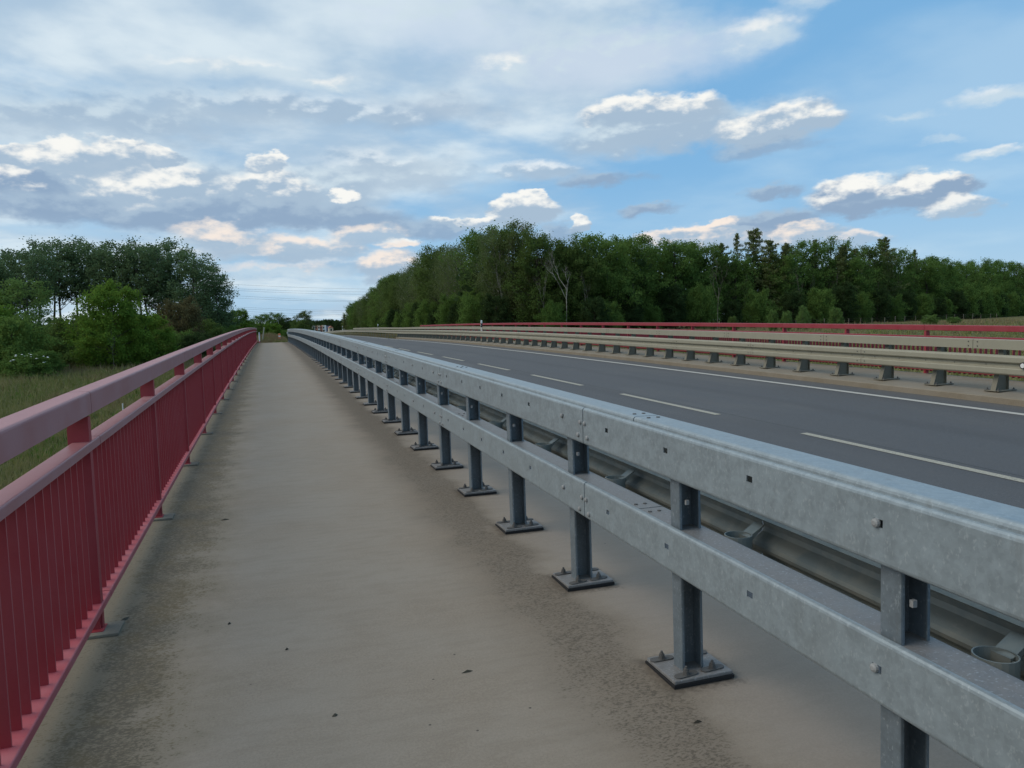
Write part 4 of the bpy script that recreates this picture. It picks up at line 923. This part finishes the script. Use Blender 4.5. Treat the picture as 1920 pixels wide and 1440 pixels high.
# wire fence
f = thing('wire_fence', 'low wire fence on weathered posts before the forest on the right', 'fence', (80, 108, gz(80, 108)))
fp = [(78 + 3.6 * i, 106.5 + 1.05 * i + random.uniform(-.3, .3)) for i in range(22)]
pm = MB().cyl((0, 0), .06, -.2, 1.15, 6, .05).mesh('post')
for x, y in fp: link('post', pm, BARKG, f, (x - 80, y - 108, gz(x, y) - f.location.z), (R(random.uniform(-4, 4)), R(random.uniform(-6, 6)), 0))
for h in (.35, .7, 1.05):
    sg_ = [((a[0] - 80, a[1] - 108, gz(*a) - f.location.z + h), (b[0] - 80, b[1] - 108, gz(*b) - f.location.z + h), .008, .008, 3) for a, b in zip(fp, fp[1:])]
    link('wire', mesh('wire', *tubes(sg_)), BARKG, f)

# ------------------------------------------------------------------ grass
def tufts(name, X, Y, h, m, label, w=.012, nb=5, spread=.10, z0=None):
    n = len(X); k = n * nb
    bx = np.repeat(X, nb) + rng.normal(size=k) * spread; by = np.repeat(Y, nb) + rng.normal(size=k) * spread
    bz = ground_z(bx, by) - .02; hh = np.repeat(h, nb) * rng.uniform(.5, 1.2, k)
    a = rng.uniform(0, 6.283, k); ww = w * rng.uniform(.7, 1.4, k) * (1 + hh); lx = rng.normal(size=k) * hh * .28; ly = rng.normal(size=k) * hh * .28
    c, s = np.cos(a) * ww, np.sin(a) * ww
    V = np.stack([np.stack([bx - c, by - s, bz], 1), np.stack([bx + c, by + s, bz], 1), np.stack([bx + lx, by + ly, bz + hh], 1)], 1).reshape(-1, 3)
    link(name, mesh(name, V, np.arange(k * 3).reshape(k, 3)), m, kind='stuff', label=label)
def inwedge(n, az0, az1, r0, r1, pw=1.0):
    a = np.radians(rng.uniform(az0, az1, n)); r = r0 * (r1 / r0) ** (rng.random(n) ** pw); return np.sin(a) * r, np.cos(a) * r
X, Y = inwedge(46000, -34, -1.5, 9, 75); k = (X < -1.9); X, Y = X[k], Y[k]
tufts('meadow_grass', X, Y, .30 + .30 * rng.random(len(X)) + .25 * sm(np.hypot(X, Y), 45, 62), GRASS, 'uncut meadow grass left of the bridge', .018)
X, Y = inwedge(9000, -34, -1.5, 9, 60); k = (X < -1.9) & (np.sin(X * .9 + 2) * np.cos(Y * .7) > .1); X, Y = X[k], Y[k]
tufts('meadow_herbs', X, Y, .25 + .2 * rng.random(len(X)), HERB, 'broad leaved herbs among the meadow grass', .05, 4, .15)
X, Y = inwedge(30000, 8, 80, 17, 150, 1.0); k = (X > 15.8) ; X, Y = X[k], Y[k]
tufts('field_grass', X, Y, .35 + .3 * rng.random(len(X)), GRASS, 'tall grass in the field right of the bridge', .03)
X = rng.uniform(-5, 1.7, 9000); Y = rng.uniform(76, 100, 9000)
tufts('heap_grass', X, Y, .15 + .25 * rng.random(9000), GRASS, 'dry grass on the heap past the walkway', .015)
X = rng.uniform(12.2, 24, 16000); Y = 76.5 + 110 * rng.random(16000) ** 1.3
tufts('verge_grass', X, Y, .18 + .2 * rng.random(16000), GRASS, 'dry verge grass under the barrier beyond the bridge', .02)

# ------------------------------------------------------------------ far buildings
def m_wall(c):
    return lambda t, p, o: setc(t, p, c, .8)
WA, WB_, WC, GLS = mat('cream_render', m_wall((.62, .52, .40))), mat('white_render', m_wall((.70, .72, .74))), mat('terracotta_render', m_wall((.46, .20, .13))), mat('window_glass', lambda t, p, o: setc(t, p, (.04, .05, .06), .1))
bt = thing('tower_block', 'far tower block with white, terracotta and cream facade stripes beyond the road', 'building', (33.5, 619, -12))
cols = [(0, 1.9, WB_), (1.9, 4.0, WC), (4.0, 5.6, WA), (5.6, 7.6, WC), (7.6, 9.2, WA), (9.2, 10.4, WB_)]
for x0, x1, m in cols: link('wall', MB().box(x0, x1, 0, 9, 0, 18.0 if m is not WC else 17.6).mesh('wall'), m, bt)
link('side_wall', MB().box(10.4, 13.2, .6, 9, 0, 17.4).mesh('side_wall'), mat('shaded_render', m_wall((.20, .19, .24))), bt)
wmesh = MB().box(0, .9, -.12, -.01, 0, 1.3).mesh('window'); lmesh = MB().box(-.1, 1.4, -.9, -.13, -.9, -.1).mesh('balcony')
for i, (x0, x1, m) in enumerate(cols[:-1]):
    for fl_ in range(7): link('window', wmesh, GLS, bt, (x0 + .35, 0, 17.6 - 2.5 * (fl_ + 1) + .3))
    if m is WA:
        for fl_ in range(7): link('balcony', lmesh, WB_, bt, (x0 + .1, 0, 17.6 - 2.5 * (fl_ + 1) + .2))
b2 = thing('far_house', 'tiny pale house just left of the far end of the forest', 'house', (37.0, 498, -6))
link('wall', MB().box(0, 2.6, 0, 6, 0, 9.4).mesh('wall'), WA, b2)
link('roof', MB().prism([(-.3, 9.4), (2.9, 9.4), (1.3, 10.6)], -.3, 6.3).mesh('roof'), WC, b2)
for fl_ in range(3): link('window', wmesh, GLS, b2, (.9, 0, 7.4 - 2.6 * fl_))

# ------------------------------------------------------------------ power lines, high and far
CAB = mat('cable_aluminium', lambda t, p, o: setc(t, p, (.16, .17, .18), .5))
rows = [(39.7, 38.9), (35.4, 33.2), (25.9, 22.7), (23.8, 21.2), (23.0, 20.0), (20.5, 16.7), (19.4, 16.2), (15.0, 11.6), (14.2, 10.8), (13.0, 9.6), (11.9, 8.9)]
rows = rows[2:]
for i, (a, b) in enumerate(rows):
    sl = (b - a) / 61.2; s = []
    X_ = np.linspace(-60, 110, 18); Zf = lambda x: a + sl * (x + 19.3) + .00035 * ((x - 11) ** 2 - 30.3 ** 2)
    pts = [(x, 400 + i * .8, Zf(x)) for x in X_]
    for p, q in zip(pts, pts[1:]): s.append((p, q, .036, .036, 4))
    link('power_cable', mesh('power_cable', *tubes(s)), CAB, kind=None, label=f'thin overhead power cable far beyond the bridge, {ORD[i]} from the top', cat='cable', group='overhead power cables')
